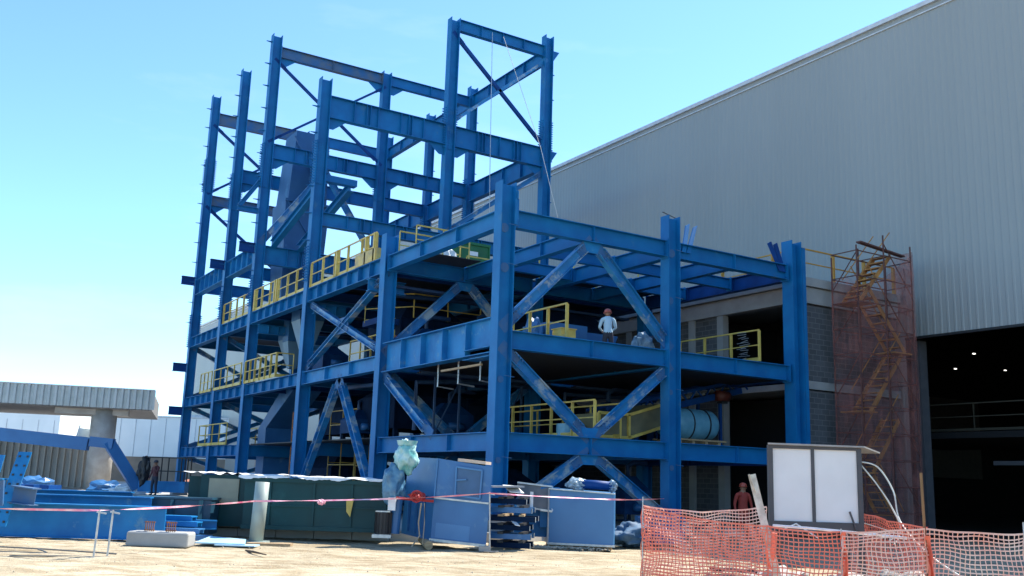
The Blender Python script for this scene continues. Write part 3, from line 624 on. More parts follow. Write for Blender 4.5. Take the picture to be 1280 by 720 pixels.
# conveyor on level 1
t = thing('belt_conveyor', 'dark inclined belt conveyor with blue side frames climbing to the right on the first level', 'conveyor', (9, 3.6, Z1))
for y in (3.0, 4.2):
    mb = MB(); mb.bar((5.6,y,3.6),(12.6,y,5.3),.1,.22,up=(0,0,1)); mb.bar((6.2,y,4.2),(12.6,y,5.7),.08,.1)
    for i in range(9): x = 6.2+i*.75; mb.bar((x,y,3.75+i*.18),(x+.37,y,4.3+i*.18),.05,.05); mb.bar((x+.37,y,4.3+i*.18),(x+.75,y,3.93+i*.18),.05,.05)
    mb.build('side_frame', BLUED, t)
mb = MB(); mb.quadbox([(5.6,3.06,3.7),(12.6,3.06,5.4),(12.6,4.14,5.4),(5.6,4.14,3.7),(5.6,3.06,3.75),(12.6,3.06,5.45),(12.6,4.14,5.45),(5.6,4.14,3.75)]); mb.build('belt', DARK, t)
for i in range(10):
    x = 5.9+i*.7; mb = MB(); mb.tube([(x,3.1,3.85+i*.17),(x,4.1,3.85+i*.17)],.06,8); mb.build('roller', STEEL, t)
for i in range(3): mb = MB(); x=7.5+i*2; mb.bar((x,3.0,3.05),(x,3.0,4+i*.5),.1,.1); mb.bar((x,4.2,3.05),(x,4.2,4+i*.5),.1,.1); mb.build('leg', BLUED, t)
t = thing('gear_motor', 'dark red gear motor hanging on the belt conveyor', 'motor', (11.5, 2.9, 4.7)); mb = MB(); mb.tube([(11.2,2.85,5.0),(11.75,2.85,5.0)],.2,16); mb.build('motor_body', mat('dull_red',(.10,.02,.015),None,.6), t, smooth=True)
mb = MB(); mb.box(11.3,11.6,2.7,2.95,4.72,4.8); mb.tube([(11.75,2.85,5.0),(11.9,2.85,5.0)],.1,12); mb.build('gearbox', DARK, t)
t = thing('yellow_chute', 'dusty yellow-edged chute box on the first level between the middle columns', 'chute', (5.0, 1.5, Z1))
mb = MB(); mb.quadbox([(4.3,1.0,3.1),(5.5,1.0,3.1),(5.5,2.6,3.1),(4.3,2.6,3.1),(4.3,1.0,3.85),(5.5,1.0,3.85),(5.5,2.6,3.85),(4.3,2.6,3.85)]); mb.quadbox([(5.52,1.0,3.1),(7.2,1.0,3.6),(7.2,2.6,3.6),(5.52,2.6,3.1),(5.52,1.0,3.85),(7.2,1.0,4.35),(7.2,2.6,4.35),(5.52,2.6,3.85)]); mb.build('trough', mat('dusty_olive',(.16,.15,.08),(.1,.1,.06),.8,scale=2), t)
mb = MB()
for (a, b) in (((4.3,.96,3.12),(5.52,.96,3.12)),((4.3,.96,3.86),(5.52,.96,3.86)),((5.52,.96,3.12),(5.52,.96,3.86)),((5.52,.96,3.86),(7.2,.96,4.36)),((5.52,.96,3.12),(7.2,.96,3.62)),((4.3,.96,3.12),(4.3,.96,3.86))): mb.bar(a,b,.09,.09)
mb.build('edge_frame', YEL, t)
mb = MB(); mb.tube([(3.9,2.0,3.06),(3.9,2.0,3.5)],.42,20); tag(mb.build('blue_drum', BLUEW, smooth=False), 'pale blue drum on the first level where the braces meet', 'drum')
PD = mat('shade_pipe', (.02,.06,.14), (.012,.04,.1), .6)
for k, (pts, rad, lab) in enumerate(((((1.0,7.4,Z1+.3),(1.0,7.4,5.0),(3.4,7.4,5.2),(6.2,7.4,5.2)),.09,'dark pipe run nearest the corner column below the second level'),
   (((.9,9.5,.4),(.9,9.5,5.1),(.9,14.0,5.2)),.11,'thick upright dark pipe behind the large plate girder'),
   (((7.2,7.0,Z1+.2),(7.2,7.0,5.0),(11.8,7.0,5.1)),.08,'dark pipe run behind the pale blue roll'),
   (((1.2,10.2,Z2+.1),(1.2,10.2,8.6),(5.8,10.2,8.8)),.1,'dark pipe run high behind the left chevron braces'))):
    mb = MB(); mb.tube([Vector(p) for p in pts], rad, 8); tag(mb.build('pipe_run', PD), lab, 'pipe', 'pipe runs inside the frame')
for k, (x, y) in enumerate(((2.0,6.9),(4.9,7.3))):
    t = thing('tripod_stand', ('slim dark bracing stand in the gloom left of the corner column','slim dark bracing stand in the gloom right of the corner column')[k], 'stand', (x,y,Z1))
    for e in (-.5,.5): mb = MB(); mb.bar((x+e,y,Z1+.06),(x+e,y,5.2),.07,.07); mb.build('upright', PD, t)
    mb = MB(); mb.bar((x-.5,y,Z1+.1),(x+.5,y,5.1),.04,.04); mb.build('diagonal', PD, t)
# heavy machinery mass in the dark bays
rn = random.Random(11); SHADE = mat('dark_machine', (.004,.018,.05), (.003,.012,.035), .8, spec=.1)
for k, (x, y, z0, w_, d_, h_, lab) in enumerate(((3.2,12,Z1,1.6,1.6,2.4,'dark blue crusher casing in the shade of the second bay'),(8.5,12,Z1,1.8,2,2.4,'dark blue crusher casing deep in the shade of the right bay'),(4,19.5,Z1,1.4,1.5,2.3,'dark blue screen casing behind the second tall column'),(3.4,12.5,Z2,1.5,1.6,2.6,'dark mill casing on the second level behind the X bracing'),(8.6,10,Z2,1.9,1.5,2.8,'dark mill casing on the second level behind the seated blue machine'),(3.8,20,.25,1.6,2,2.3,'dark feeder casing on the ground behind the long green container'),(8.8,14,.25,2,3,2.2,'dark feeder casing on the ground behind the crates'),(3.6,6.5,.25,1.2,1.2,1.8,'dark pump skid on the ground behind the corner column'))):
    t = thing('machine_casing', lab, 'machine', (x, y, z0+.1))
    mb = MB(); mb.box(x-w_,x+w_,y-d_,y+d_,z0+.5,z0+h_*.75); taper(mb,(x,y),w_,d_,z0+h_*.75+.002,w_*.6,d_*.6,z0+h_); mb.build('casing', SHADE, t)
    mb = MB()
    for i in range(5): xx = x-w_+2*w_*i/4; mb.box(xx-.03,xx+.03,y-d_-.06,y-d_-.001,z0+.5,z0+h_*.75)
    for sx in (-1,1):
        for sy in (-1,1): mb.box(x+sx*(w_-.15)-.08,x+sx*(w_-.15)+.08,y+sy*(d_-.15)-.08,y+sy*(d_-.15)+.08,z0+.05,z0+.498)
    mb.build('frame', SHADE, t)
rn = random.Random(21)
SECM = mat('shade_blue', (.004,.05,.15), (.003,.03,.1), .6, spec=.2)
spots = [(2.2,9.2,Z2,.7,.5,1.3,'nearest to the X bracing'),(4.6,9.4,Z2,.5,.5,1.7,'just right of the X bracing'),(6.9,9.0,Z2,.8,.5,1.2,'under the middle of the top deck'),(9.6,9.2,Z2,.7,.6,1.9,'beside the annex opening'),
 (1.6,17.6,Z2,.6,.8,1.4,'behind the second tall column'),(1.5,13.6,Z1,.5,.7,1.3,'behind the chevron apex'),(3.4,9.3,Z1,.8,.5,1.5,'left of the corner column'),(6.0,9.3,Z1,.7,.5,1.1,'behind the yellow railing'),
 (8.4,5.8,Z1,.6,.5,1.7,'behind the pale blue roll'),(10.9,6.2,Z1,.6,.4,1.2,'right of the pale blue roll'),(6.6,6.6,Z2-.5,.6,.5,1.5,'behind the person in pale blue'),(9.0,5.0,Z2-.5,.6,.4,1.3,'right of the second middle column'),
 (2.0,10.5,.25,.7,.6,1.6,'on the ground behind the wrapped valve'),(5.5,5.0,.25,.7,.5,1.5,'on the ground behind the light blue box tank'),(8.4,4.6,.25,.6,.6,1.7,'on the ground under the right bay')]
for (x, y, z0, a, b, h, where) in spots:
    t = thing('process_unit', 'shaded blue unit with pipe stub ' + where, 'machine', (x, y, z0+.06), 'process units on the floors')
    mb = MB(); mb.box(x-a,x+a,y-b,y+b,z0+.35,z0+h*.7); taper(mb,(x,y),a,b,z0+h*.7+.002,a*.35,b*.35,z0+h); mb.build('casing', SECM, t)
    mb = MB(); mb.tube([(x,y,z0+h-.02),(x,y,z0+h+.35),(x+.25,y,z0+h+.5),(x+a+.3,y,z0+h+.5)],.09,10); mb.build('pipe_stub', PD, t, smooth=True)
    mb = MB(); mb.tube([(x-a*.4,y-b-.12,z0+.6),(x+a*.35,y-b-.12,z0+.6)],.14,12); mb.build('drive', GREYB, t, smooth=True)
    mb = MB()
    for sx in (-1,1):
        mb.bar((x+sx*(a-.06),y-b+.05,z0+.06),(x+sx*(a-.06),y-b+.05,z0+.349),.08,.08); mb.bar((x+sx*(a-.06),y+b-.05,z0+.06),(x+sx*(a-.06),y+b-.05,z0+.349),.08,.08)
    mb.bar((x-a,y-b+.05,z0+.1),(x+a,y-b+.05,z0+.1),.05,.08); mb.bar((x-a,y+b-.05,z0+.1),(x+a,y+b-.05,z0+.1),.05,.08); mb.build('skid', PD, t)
for (a, b, lab) in (((.6,6.4,Z2-.7),(6.0,6.4,Z2-.7),'cable tray slung under the second level near the corner column'),((6.9,6.0,Z2-.75),(11.9,6.0,Z2-.75),'cable tray slung under the second level in the right bay'),((.6,9.0,Z3-.9),(11.8,9.0,Z3-.9),'cable tray slung under the top deck')):
    t = thing('cable_tray', lab, 'cable tray', a, 'cable trays'); a = Vector(a); b = Vector(b)
    mb = MB()
    for dy in (-.18,.18): mb.bar(a+Vector((0,dy,0)), b+Vector((0,dy,0)), .02,.09)
    mb.bar(a-UP*.03, b-UP*.03, .34,.01); mb.build('tray', PD, t)
    mb = MB(); mb.tube([a+UP*.02, a.lerp(b,.5)+UP*.04, b+UP*.02], .04, 6); mb.build('cables', DARK, t)
t = thing('red_motor', 'red drive motor behind a low yellow railing on the second level', 'motor', (1.9, 11.2, Z2))
mb = MB(); mb.tube([(1.5,11.2,Z2+.55),(2.5,11.2,Z2+.55)],.3,16); mb.build('motor_body', mat('orange_red',(.45,.08,.03),None,.5), t, smooth=True)
mb = MB(); taper(mb,(1.9,11.2),.2,.25,Z2+.8,.1,.1,Z2+1.25); mb.box(1.6,2.3,10.9,11.5,Z2+.06,Z2+.24); mb.build('mount', mat('orange_red2',(.40,.07,.03),None,.6), t)
t = thing('inner_scaffold', 'slender yellow pipe scaffold standing inside the bay behind the chevron braces', 'scaffold', (2.2, 15, 0))
mb = MB()
for x in (1.6,2.9):
    for y in (14.0,15.5,16.9): mb.bar((x,y,.3),(x,y,5.0 if y != 14.0 else 4.4),.04,.04)
    for z in (1.2,2.2,3.9,4.5): mb.bar((x,14,z-.1),(x,16.9,z-.1),.035,.035)
for y in (14,15.5,16.9):
    for z in (1.2,2.2,3.9): mb.bar((1.6,y,z),(2.9,y,z),.035,.035)
mb.build('pipe_frame', mat('dull_yellow',(.45,.28,.06),None,.6), t)

# ------------------------------------------------------------------ scaffold stair tower
t = thing('stair_scaffold', 'rusty scaffold stair tower with zigzag orange stairs wrapped in red debris netting', 'scaffold', (15.5, -.5, 0))
RP = mat('rusty_pipe', (.16,.06,.045), (.07,.03,.03), .7, scale=4); OS = mat('orange_stair', (.55,.26,.07), (.36,.16,.05), .7, scale=3)
SX = (14.6, 16.15, 17.75); SY = (-.95, .2); tops = (10.6, 11.2, 11.0)
for i, x in enumerate(SX):
    for j, y in enumerate(SY):
        mb = MB(); mb.tube([(x,y,.0),(x,y,tops[i]-(0 if j == 0 else .3))], .03, 6); mb.build('standard', RP, t)
for k in range(11):
    z = .9+k*.95; mb = MB()
    for y in SY:
        mb.bar((SX[0],y,z),(SX[1],y,z),.035,.035); mb.bar((SX[1],y,z+.02),(SX[2],y,z+.02),.035,.035)
    for x in SX: mb.bar((x,SY[0],z),(x,SY[1],z),.035,.035)
    mb.build('ledger', RP, t)
mb = MB()
for k in range(5):
    z = 1+k*2; mb.bar((SX[0],SY[1],z),(SX[1],SY[1],z+1.9),.03,.03); mb.bar((SX[1],SY[0],z+1.9),(SX[2],SY[0],z),.03,.03)
mb.bar((14.8,-.9,10.75),(17.5,-.8,10.6),.2,.06); mb.build('cross_brace', RP, t)
fl = [((15.9,.3),(14.6,2.3)),((14.9,2.35),(16.9,4.4)),((16.9,4.6),(15.0,6.5))]
def flight(xa, za, xb, zb):
    mb = MB(); n = 8
    for i in range(n):
        f = (i+.5)/n; x = xa+(xb-xa)*f; z = za+(zb-za)*f; mb.box(x-.13, x+.13, -.75, -.05, z, z+.04)
    mb.build('stair_tread', OS, t)
    mb = MB()
    for y in (-.77, -.03): mb.bar((xa,y,za-.05),(xb,y,zb-.05),.03,.16); mb.bar((xa,y,za+.85),(xb,y,zb+.85),.03,.03)
    mb.build('stair_string', OS, t)
flight(16.9,.15,15.3,2.3); flight(15.3,2.4,16.9,4.4); flight(17.2,6.8,15.2,4.5); flight(15.4,9.2,17.4,6.9); flight(14.9,8.6,16.8,10.6)
for (x0_, x1_, z) in ((16.6,17.65,6.78),(14.7,15.5,4.47),(14.7,15.4,2.3),(14.7,15.6,8.5)):
    mb = MB(); mb.box(x0_,x1_,-.9,.1,z,z+.05); mb.build('landing', OS, t)
def cloth(P, nu, nv, amp, seed=0):   # P: 4 corners
    mb = MB(); A, B, C_, D_ = [Vector(p) for p in P]; nrm = (B-A).cross(D_-A).normalized()
    for j in range(nv+1):
        for i in range(nu+1):
            u, v = i/nu, j/nv; p = A.lerp(B,u).lerp(D_.lerp(C_,u), v)
            p += nrm*amp*(noise.noise(Vector((u*8+seed, v*3, seed))) + .5*math.sin(u*30+seed)*.5)
            mb.v.append(tuple(p))
    for j in range(nv):
        for i in range(nu): k = j*(nu+1)+i; mb.f.append((k,k+1,k+nu+2,k+nu+1))
    return mb
for P, s in ((((14.57,-1.0,.2),(16.15,-1.0,.2),(16.15,-1.0,9.6),(14.57,-1.0,9.0)),1),(((16.15,-1.01,.2),(17.8,-1.01,.2),(17.8,-1.01,10.7),(16.15,-1.01,9.6)),2),(((14.54,.2,.2),(14.54,-1.0,.2),(14.54,-1.0,9.4),(14.54,.2,9.4)),3),(((17.83,-1.0,.2),(17.83,.2,.2),(17.83,.2,10.8),(17.83,-1.0,10.8)),4)):
    cloth(P, 30, 40, .05, s).build('debris_net', DNET, t, smooth=True, fix=False)
cloth(((16.7,-1.05,8.3),(17.5,-1.05,8.2),(17.6,-1.05,10.0),(16.5,-1.05,10.1)), 12, 12, .15, 9).build('bunched_net', DNET, t, smooth=True, fix=False)

# ------------------------------------------------------------------ yard: containers, machines, steel
t = thing('long_green_container', 'long dark green steel container with torn white sheeting along its top edge', 'container', site(-4.5, 26.3, .25))
mb = MB(); sbox(mb, -6.55, -2.95, 25.0, 27.2, .27, 1.5); mb.build('body', GREEN, t)
mb = MB(); sbox(mb, -6.57, -2.93, 24.94, 24.999, 1.42, 1.52); sbox(mb, -6.57, -2.93, 24.94, 24.999, .26, .36); sbox(mb, -6.2, -2.93, 24.96, 24.999, .82, .86)
for a in (-5.9,-4.8,-3.85,-3.0): sbox(mb, a-.03, a+.03, 24.95, 24.999, .37, 1.41)
mb.build('rib', GREEN, t)
mb = cloth((site(-6.7,24.9,1.56), site(-2.9,24.88,1.54), site(-2.9,27.1,1.56), site(-6.7,27.1,1.6)), 60, 14, .06, 4); mb.build('white_sheeting', WHITE, t, smooth=True, fix=False)
mb = MB(); rn = random.Random(5)
k = 60
for i in range(k+1):
    a = -6.7+3.8*i/k; mb.v += [tuple(site(a,24.9,1.57)), tuple(site(a,24.88,1.53-.025*rn.random()-.02*math.sin(i*.5)-.02*math.sin(i*.23)))]
for i in range(k): mb.f.append((2*i,2*i+1,2*i+3,2*i+2))
mb.build('sheeting_fringe', WHITE, t, fix=False)
mb = MB(); mb.quadbox([site(-3.95,24.9,.75),site(-3.85,24.9,.62),site(-3.85,24.93,.62),site(-3.95,24.93,.75),site(-3.97,24.9,1.05),site(-3.78,24.9,1.08),site(-3.78,24.93,1.08),site(-3.97,24.93,1.05)]); mb.build('yellow_mark', YEL, t)
t = thing('open_green_container', 'green container with a beige side panel and white sheet, left of the long one', 'container', site(-7.6, 26.4, .25))
mb = MB(); sbox(mb, -7.85, -6.62, 25.6, 27.4, .27, 1.55); sbox(mb, -8.25, -7.87, 25.9, 27.2, .27, 1.5); mb.build('body', GREEN, t)
mb = MB(); sbox(mb, -7.62, -6.85, 25.55, 25.598, .85, 1.46); mb.build('beige_panel', mat('beige_panel', (.33,.31,.22), (.28,.26,.19), .7), t)
cloth((site(-8.3,25.5,1.6), site(-6.6,25.5,1.58), site(-6.6,27.4,1.6), site(-8.3,27.4,1.6)), 30, 14, .07, 14).build('white_sheeting', WHITE, t, smooth=True, fix=False)
t = thing('low_navy_bin', 'low navy steel bin on the slab left of the green containers', 'bin', site(-8.2, 25.3, .1))
mb = MB(); sbox(mb, -9.1, -7.3, 24.6, 25.3, .1, .92, .2); mb.build('body', mat('navy_teal', (.008,.05,.09), None, .45), t)
mb = MB(); sbox(mb, -9.13, -7.27, 24.56, 25.33, .93, .98, .2)
for a in (-8.9,-8.2,-7.5): sbox(mb, a-.03,a+.03,24.55,24.6,.1,.92,.1)
mb.build('rim', mat('navy_teal2', (.01,.06,.10), None, .45), t)
# grey post
t = thing('grey_pipe_post', 'upright grey-green steel pipe standing on a base plate in front of the green container', 'post', site(-5.75, 23.6, 0))
mb = MB(); mb.tube([site(-5.82,23.6,.06), site(-5.77,23.6,1.42)], .165, 20); mb.build('pipe', GPIPE, t, smooth=True)
mb = MB(); sbox(mb, -6.05, -5.55, 23.35, 23.85, .0, .06); mb.build('base_plate', GPIPE, t)
mb = MB(); sbox(mb, -5.9, -4.9, 23.0, 23.3, .0, .05, .1); tag(mb.build('timber_plank', WOOD), 'short timber plank on the ground at the foot of the grey pipe post', 'plank')

# big machine box
t = thing('machine_cabinet', 'large grey-blue machine cabinet with a framed hatch, tilted on timbers beside the corner column', 'machine', site(-1.2, 24.5, 0))
N_ = site(-1.75,23.9,.18); Rt = site(-.42,23.55,.12); Lf = site(-2.6,25.3,.25); Bk = Lf+(Rt-N_)
H_ = 2.0
def lift(p, f, dz): return p+Vector((0,0,f))+dz
tl = site(0,0,0)-site(0,0,0)
cen = (N_+Rt+Lf+Bk)/4
def P3(p, h, s=1.0, lean=.0): q = cen+(p-cen)*s; return Vector((q.x, q.y, p.z+h)) + A2*lean*h
lo = [P3(N_,0), P3(Rt,0), P3(Bk,0), P3(Lf,0)]; mi = [P3(N_,.98,1,.05), P3(Rt,.95,1,.05), P3(Bk,1,1,.05), P3(Lf,1.0,1,.05)]
up_ = [P3(N_,1.93,1,.05), P3(Rt,1.82,1,.05), P3(Bk,1.85,1,.05), P3(Lf,1.9,1,.05)]
mb = MB(); mb.quadbox(lo+mi); mb.build('lower_casing', GREYB, t)
mb = MB(); mb.quadbox([p+UP*.02 for p in mi]+up_); mb.build('upper_casing', GREYB, t)
fx = (Rt-N_).normalized(); fy = fx.cross(UP)
def onf(u, h): return N_+fx*u+UP*h+A2*.05*h
mb = MB()
mb.bar(onf(-.02,.02)+fy*.03, onf(1.38,.0)+fy*.03, .05, .06); mb.build('bottom_angle', STEEL, t)
mb = MB(); mb.bar(onf(0,1.0)+fy*.02, onf(1.36,.97)+fy*.02, .03, .04); mb.build('seam_angle', STEEL, t)
mb = MB(); mb.bar(onf(.0,1.0)+fy*.02, onf(.0,1.9)+fy*.02,.03,.03); mb.build('corner_angle', GREYL, t)
hat = MB(); hat.quadbox([onf(.55,1.12)+fy*.03, onf(1.12,1.08)+fy*.03, onf(1.12,1.08), onf(.55,1.12), onf(.52,1.74)+fy*.03, onf(1.12,1.7)+fy*.03, onf(1.12,1.7), onf(.52,1.74)]); hat.build('hatch', mat('hatch_blue',(.03,.10,.22),None,.4), t)
mb = MB(); c4 = [onf(.53,1.1), onf(1.14,1.06), onf(1.14,1.72), onf(.5,1.76)]
for i in range(4): mb.bar(c4[i]+fy*.04, c4[(i+1)%4]+fy*.04, .04, .04)
mb.bar(onf(.53,1.45)+fy*.08, onf(.78,1.48)+fy*.08, .03,.03); mb.build('hatch_frame', GREYL, t)
mb = MB(); mb.quadbox([onf(.1,.08)+fy*.006, onf(.95,.06)+fy*.006, onf(.95,.06), onf(.1,.08), onf(.1,.42)+fy*.006, onf(.95,.40)+fy*.006, onf(.95,.4), onf(.1,.42)]); mb.build('lower_panel', GREYL, t)
gx = (Lf-N_).normalized(); gy = UP.cross(gx)
mb = MB()
for k_ in (.4,.8,1.2): a_ = N_+gx*k_-gy*.0; mb.bar(a_+UP*.1-fx*.03, a_+UP*.95-fx*.03,.04,.06)
mb.build('side_rib', GREYB, t)
mb = MB(); mb.bar(onf(.5,1.93)-fy*.25, onf(1.2,1.9)-fy*.25, .5, .07); mb.build('wooden_lid', mat('pale_timber',(.6,.48,.38),None,.8), t)
for (nm, a, d_, l, lab) in (('timber_sleeper',-1.75,23.75,.2,'round-ended timber under the left corner of the tilted machine cabinet'),('timber_block',-.45,23.45,.14,'small pale block under the right corner of the tilted machine cabinet')):
    mb = MB()
    if nm == 'timber_sleeper': mb.tube([site(a,d_-.3,.09),site(a-.3,d_+1.3,.13)],.1,12)
    else: sbox(mb, a-.13,a+.13,d_-.1,d_+.2,0,.12)
    tag(mb.build(nm, WOOD if l > .15 else CONCW), lab, 'timber' if l > .15 else 'block')
# wrapped pump and motor to the left of cabinet
t = thing('wrapped_valve', 'upright valve wrapped in torn green plastic film beside the machine cabinet', 'valve', site(-2.9, 24.3, .25))
blob('plastic_wrap', site(-2.45,24.2,2.12), (.27,.25,.38), TEAL, .32, 2.2, 2, t, 4)
blob('lower_wrap', site(-2.72,24.2,1.45), (.3,.25,.5), mat('blue_film',(.12,.26,.36),(.05,.14,.24),.3,scale=5,bump=.6,bscale=12), .3, 1.8, 6, t, 4)
mb = MB(); mb.tube([site(-2.45,24.2,2.4),site(-2.45,24.2,2.52)],[.22,.26],16); mb.build('flange', TEAL, t)
mb = MB(); mb.tube([site(-2.65,24.2,.3),site(-2.6,24.2,1.2)],.12,12); mb.build('stem', GREYB, t)
t = thing('black_motor', 'black electric motor with a white terminal box next to the wrapped valve', 'motor', site(-3.0, 24.1, .2))
mb = MB(); mb.tube([site(-2.92,24.1,.28),site(-2.92,24.1,.8)],.18,16)
for i in range(12):
    an = i*math.pi/6; c = site(-2.92,24.1,0)+Vector((math.cos(an),math.sin(an),0))*.19; mb.bar(c+UP*.3,c+UP*.78,.02,.03)
mb.build('motor_body', DARK, t); mb = MB(); sbox(mb, -3.15,-2.7,23.9,24.3,.2,.28); mb.build('flange', STEEL, t); mb = MB(); sbox(mb,-3.1,-2.75,23.95,24.3,.8,.83); mb.build('flange', STEEL, t)
mb = MB(); sbox(mb,-2.8,-2.62,23.85,24.0,.85,1.15); mb.build('terminal_box', WHITE, t)
t = thing('red_valve_wheel', 'red valve body and handwheel in front of the machine cabinet', 'valve', site(-2.1,23.7,1.0))
blob('valve_body', site(-2.1,23.75,1.2), (.2,.16,.1), RED, .5, 2.5, 4, t, 3)
mb = MB(); pts = [site(-2.1,23.55,1.2)+A2*.13*math.cos(i*math.pi/8)+UP*.13*math.sin(i*math.pi/8) for i in range(17)]; mb.tube(pts,.02,6); mb.tube([site(-2.6,23.7,1.15),site(-1.7,23.7,1.1)],.035,6); mb.build('handwheel', RED, t)
mb = MB(); mb.tube([site(-1.98,23.55,1.05),site(-2.02,23.5,.6),site(-1.98,23.5,.3),site(-2.15,23.45,.05)],.018,6); mb.tube([site(-1.9,23.5,1.05),site(-1.88,23.5,.6),site(-1.9,23.5,.1)],.012,6)
tag(mb.build('hanging_rope', mat('hemp',(.35,.28,.2),None,.9)), 'pale rope hanging from the tape knot down the front of the machine cabinet', 'rope')
# stack of channels
rn = random.Random(9)
k = 0
labs = ['lowest','second from bottom','third from bottom','fourth from bottom','fifth from bottom','top']
for i in range(6):
    z = .06+i*.205
    a1 = .62+rn.uniform(-.12,.14)+(.1 if i in (1,2) else 0)
    t = thing('steel_channel_pack', 'dark blue channel frame, %s of the stack right of the machine cabinet' % labs[i], 'steel frame', site(.2,24.6,z), 'stacked channel frames')
    mb = MB(); mb.bar(site(-.35,24.2,z+.06), site(a1,23.9,z+.06), .12, .12); mb.bar(site(-.35,25.0,z+.06), site(a1+.1,24.8,z+.06), .12, .12); mb.build('channel', GREYB if i in (1, 4) else SHADE, t)
    mb = MB(); mb.bar(site(-.1,24.0,z+.14), site(.15,25.1,z+.14), .14, .05); mb.bar(site(.4,23.95,z+.14), site(.55+rn.uniform(-.1,.1),25.0,z+.14), .12, .05); mb.build('spacer', WOOD if i == 3 else DARK, t)
    mb = MB()
    for q in (site(a1+.006,23.9,z+.06), site(a1+.106,24.8,z+.06)): mb.obox(q, A2, D2, UP, .008, .06, .06)
    mb.build('end_cap', STEEL, t)
for (a0,a1,d_,z,w_,lab) in ((.1,.5,23.9,1.36,.35,'white tilted plate on top of the channel stack'),(.25,.6,23.75,.6,.12,'white slanted strip sticking out of the middle of the channel stack')):
    mb = MB(); mb.quadbox([site(a0,d_,z),site(a0+w_,d_,z-.02),site(a0+w_-.18,d_+.5,z+.14),site(a0-.18,d_+.5,z+.16),site(a0,d_,z+.015),site(a0+w_,d_,z-.005),site(a0+w_-.18,d_+.5,z+.155),site(a0-.18,d_+.5,z+.175)]) ; tag(mb.build('white_plate', WHITE), lab, 'plate')
mb = MB(); mb.bar(site(-.42,23.85,1.48),site(.35,24.2,1.5),.5,.04); tag(mb.build('cover_sheet', mat('grey_sheet',(.3,.33,.36),None,.5)), 'thin grey sheet covering the top of the channel stack', 'sheet')
t = thing('framed_sheet', 'brownish grey framed steel panel leaning between the stack and the right crate', 'panel', site(.75,25.4,.8))
mb = MB(); mb.quadbox([site(.3,25.4,1.02),site(1.2,25.3,.92),site(1.2,25.36,.92),site(.3,25.46,1.02),site(.3,25.6,1.6),site(1.2,25.5,1.52),site(1.2,25.56,1.52),site(.3,25.66,1.6)]); mb.build('sheet', mat('brown_grey_sheet',(.16,.155,.15),(.1,.1,.1),.6,scale=3), t)
mb = MB()
for a, b in ((site(.3,25.38,1.01),site(1.2,25.28,.91)),(site(.3,25.58,1.6),site(1.2,25.48,1.52)),(site(1.2,25.28,.91),site(1.2,25.48,1.52)),(site(.9,25.3,.93),site(1.2,25.3,.9))): mb.bar(a,b,.04,.04)
mb.build('panel_frame', STEEL, t)
mb = MB(); sbox(mb, .25,1.25,25.7,26.1,.25,1.0); sbox(mb,.9,1.4,25.5,26.0,.5,1.5); tag(mb.build('blue_duct_section', BLUE), 'blue duct section wedged behind the framed panel', 'duct')
# right crate
t = thing('blue_tank_box', 'square light blue steel box tank with a bright front, right of the channel stack', 'tank', site(1.9,25.5,.05))
mb = MB(); mb.quadbox([site(1.12,25.3,.12),site(2.72,24.9,.12),site(2.9,26.2,.12),site(1.0,26.5,.12),site(1.12,25.3,1.46),site(2.72,24.9,1.38),site(2.9,26.2,1.42),site(.9,26.5,1.5)]); mb.build('casing', GREYL, t)
mb = MB(); mb.bar(site(1.1,25.28,1.47),site(2.75,24.87,1.39),.05,.03); mb.bar(site(1.1,25.28,.12),site(2.75,24.87,.12),.05,.05); mb.bar(site(1.1,25.28,.12),site(1.1,25.28,1.46),.03,.03); mb.build('edge_angle', STEEL, t)
mb = MB(); mb.bar(site(1.1,25.5,.06),site(2.7,25.1,.06),.12,.09); mb.bar(site(1.1,26.1,.06),site(2.7,25.9,.06),.12,.09); mb.build('runner', WOOD, t)
mb = MB(); sbox(mb, .62,.7,24.9,24.93,.95,1.38); tag(mb.build('white_tag_strip', WHITE), 'narrow white strip standing left of the light blue box tank', 'strip')
t = thing('wrapped_cylinder', 'horizontal cylinder wrapped in crinkled foil lying on top of the light blue box tank', 'cylinder', site(2.2,25.6,1.5))
mb = MB(); mb.tube([site(1.75,25.5,1.6),site(2.3,25.45,1.6),site(2.72,25.4,1.58)],[.13,.12,.11],14); mb.build('barrel', BLUED, t, smooth=True)
blob('foil_wrap', site(1.85,25.45,1.6), (.3,.16,.15), mat('foil',(.4,.5,.55),(.15,.22,.28),.3,scale=8,bump=.7,bscale=14), .5, 3, 3, t, 4)
blob('foil_end', site(2.72,25.4,1.58), (.12,.14,.15), mat('foil2',(.3,.4,.5),(.1,.18,.25),.3,scale=8,bump=.7,bscale=14), .5, 3, 9, t, 3)
tag(blob('blue_tarp_heap', site(3.4,26.4,.32), (.75,.4,.3), mat('tarp',(.06,.14,.24),(.03,.08,.15),.7,scale=3,bump=.6,bscale=6), .5, 1.8, 12, None, 4), 'low heap of crumpled dark blue tarpaulin right of the light blue box tank', 'tarpaulin')
mb = MB(); sbox(mb,3.6,4.9,27.0,27.6,.1,.75,.2); sbox(mb,3.6,4.9,26.9,27.7,.75,.8,.2); tag(mb.build('low_blue_skid', GREYB), 'low blue steel skid behind the tarpaulin heap', 'skid')

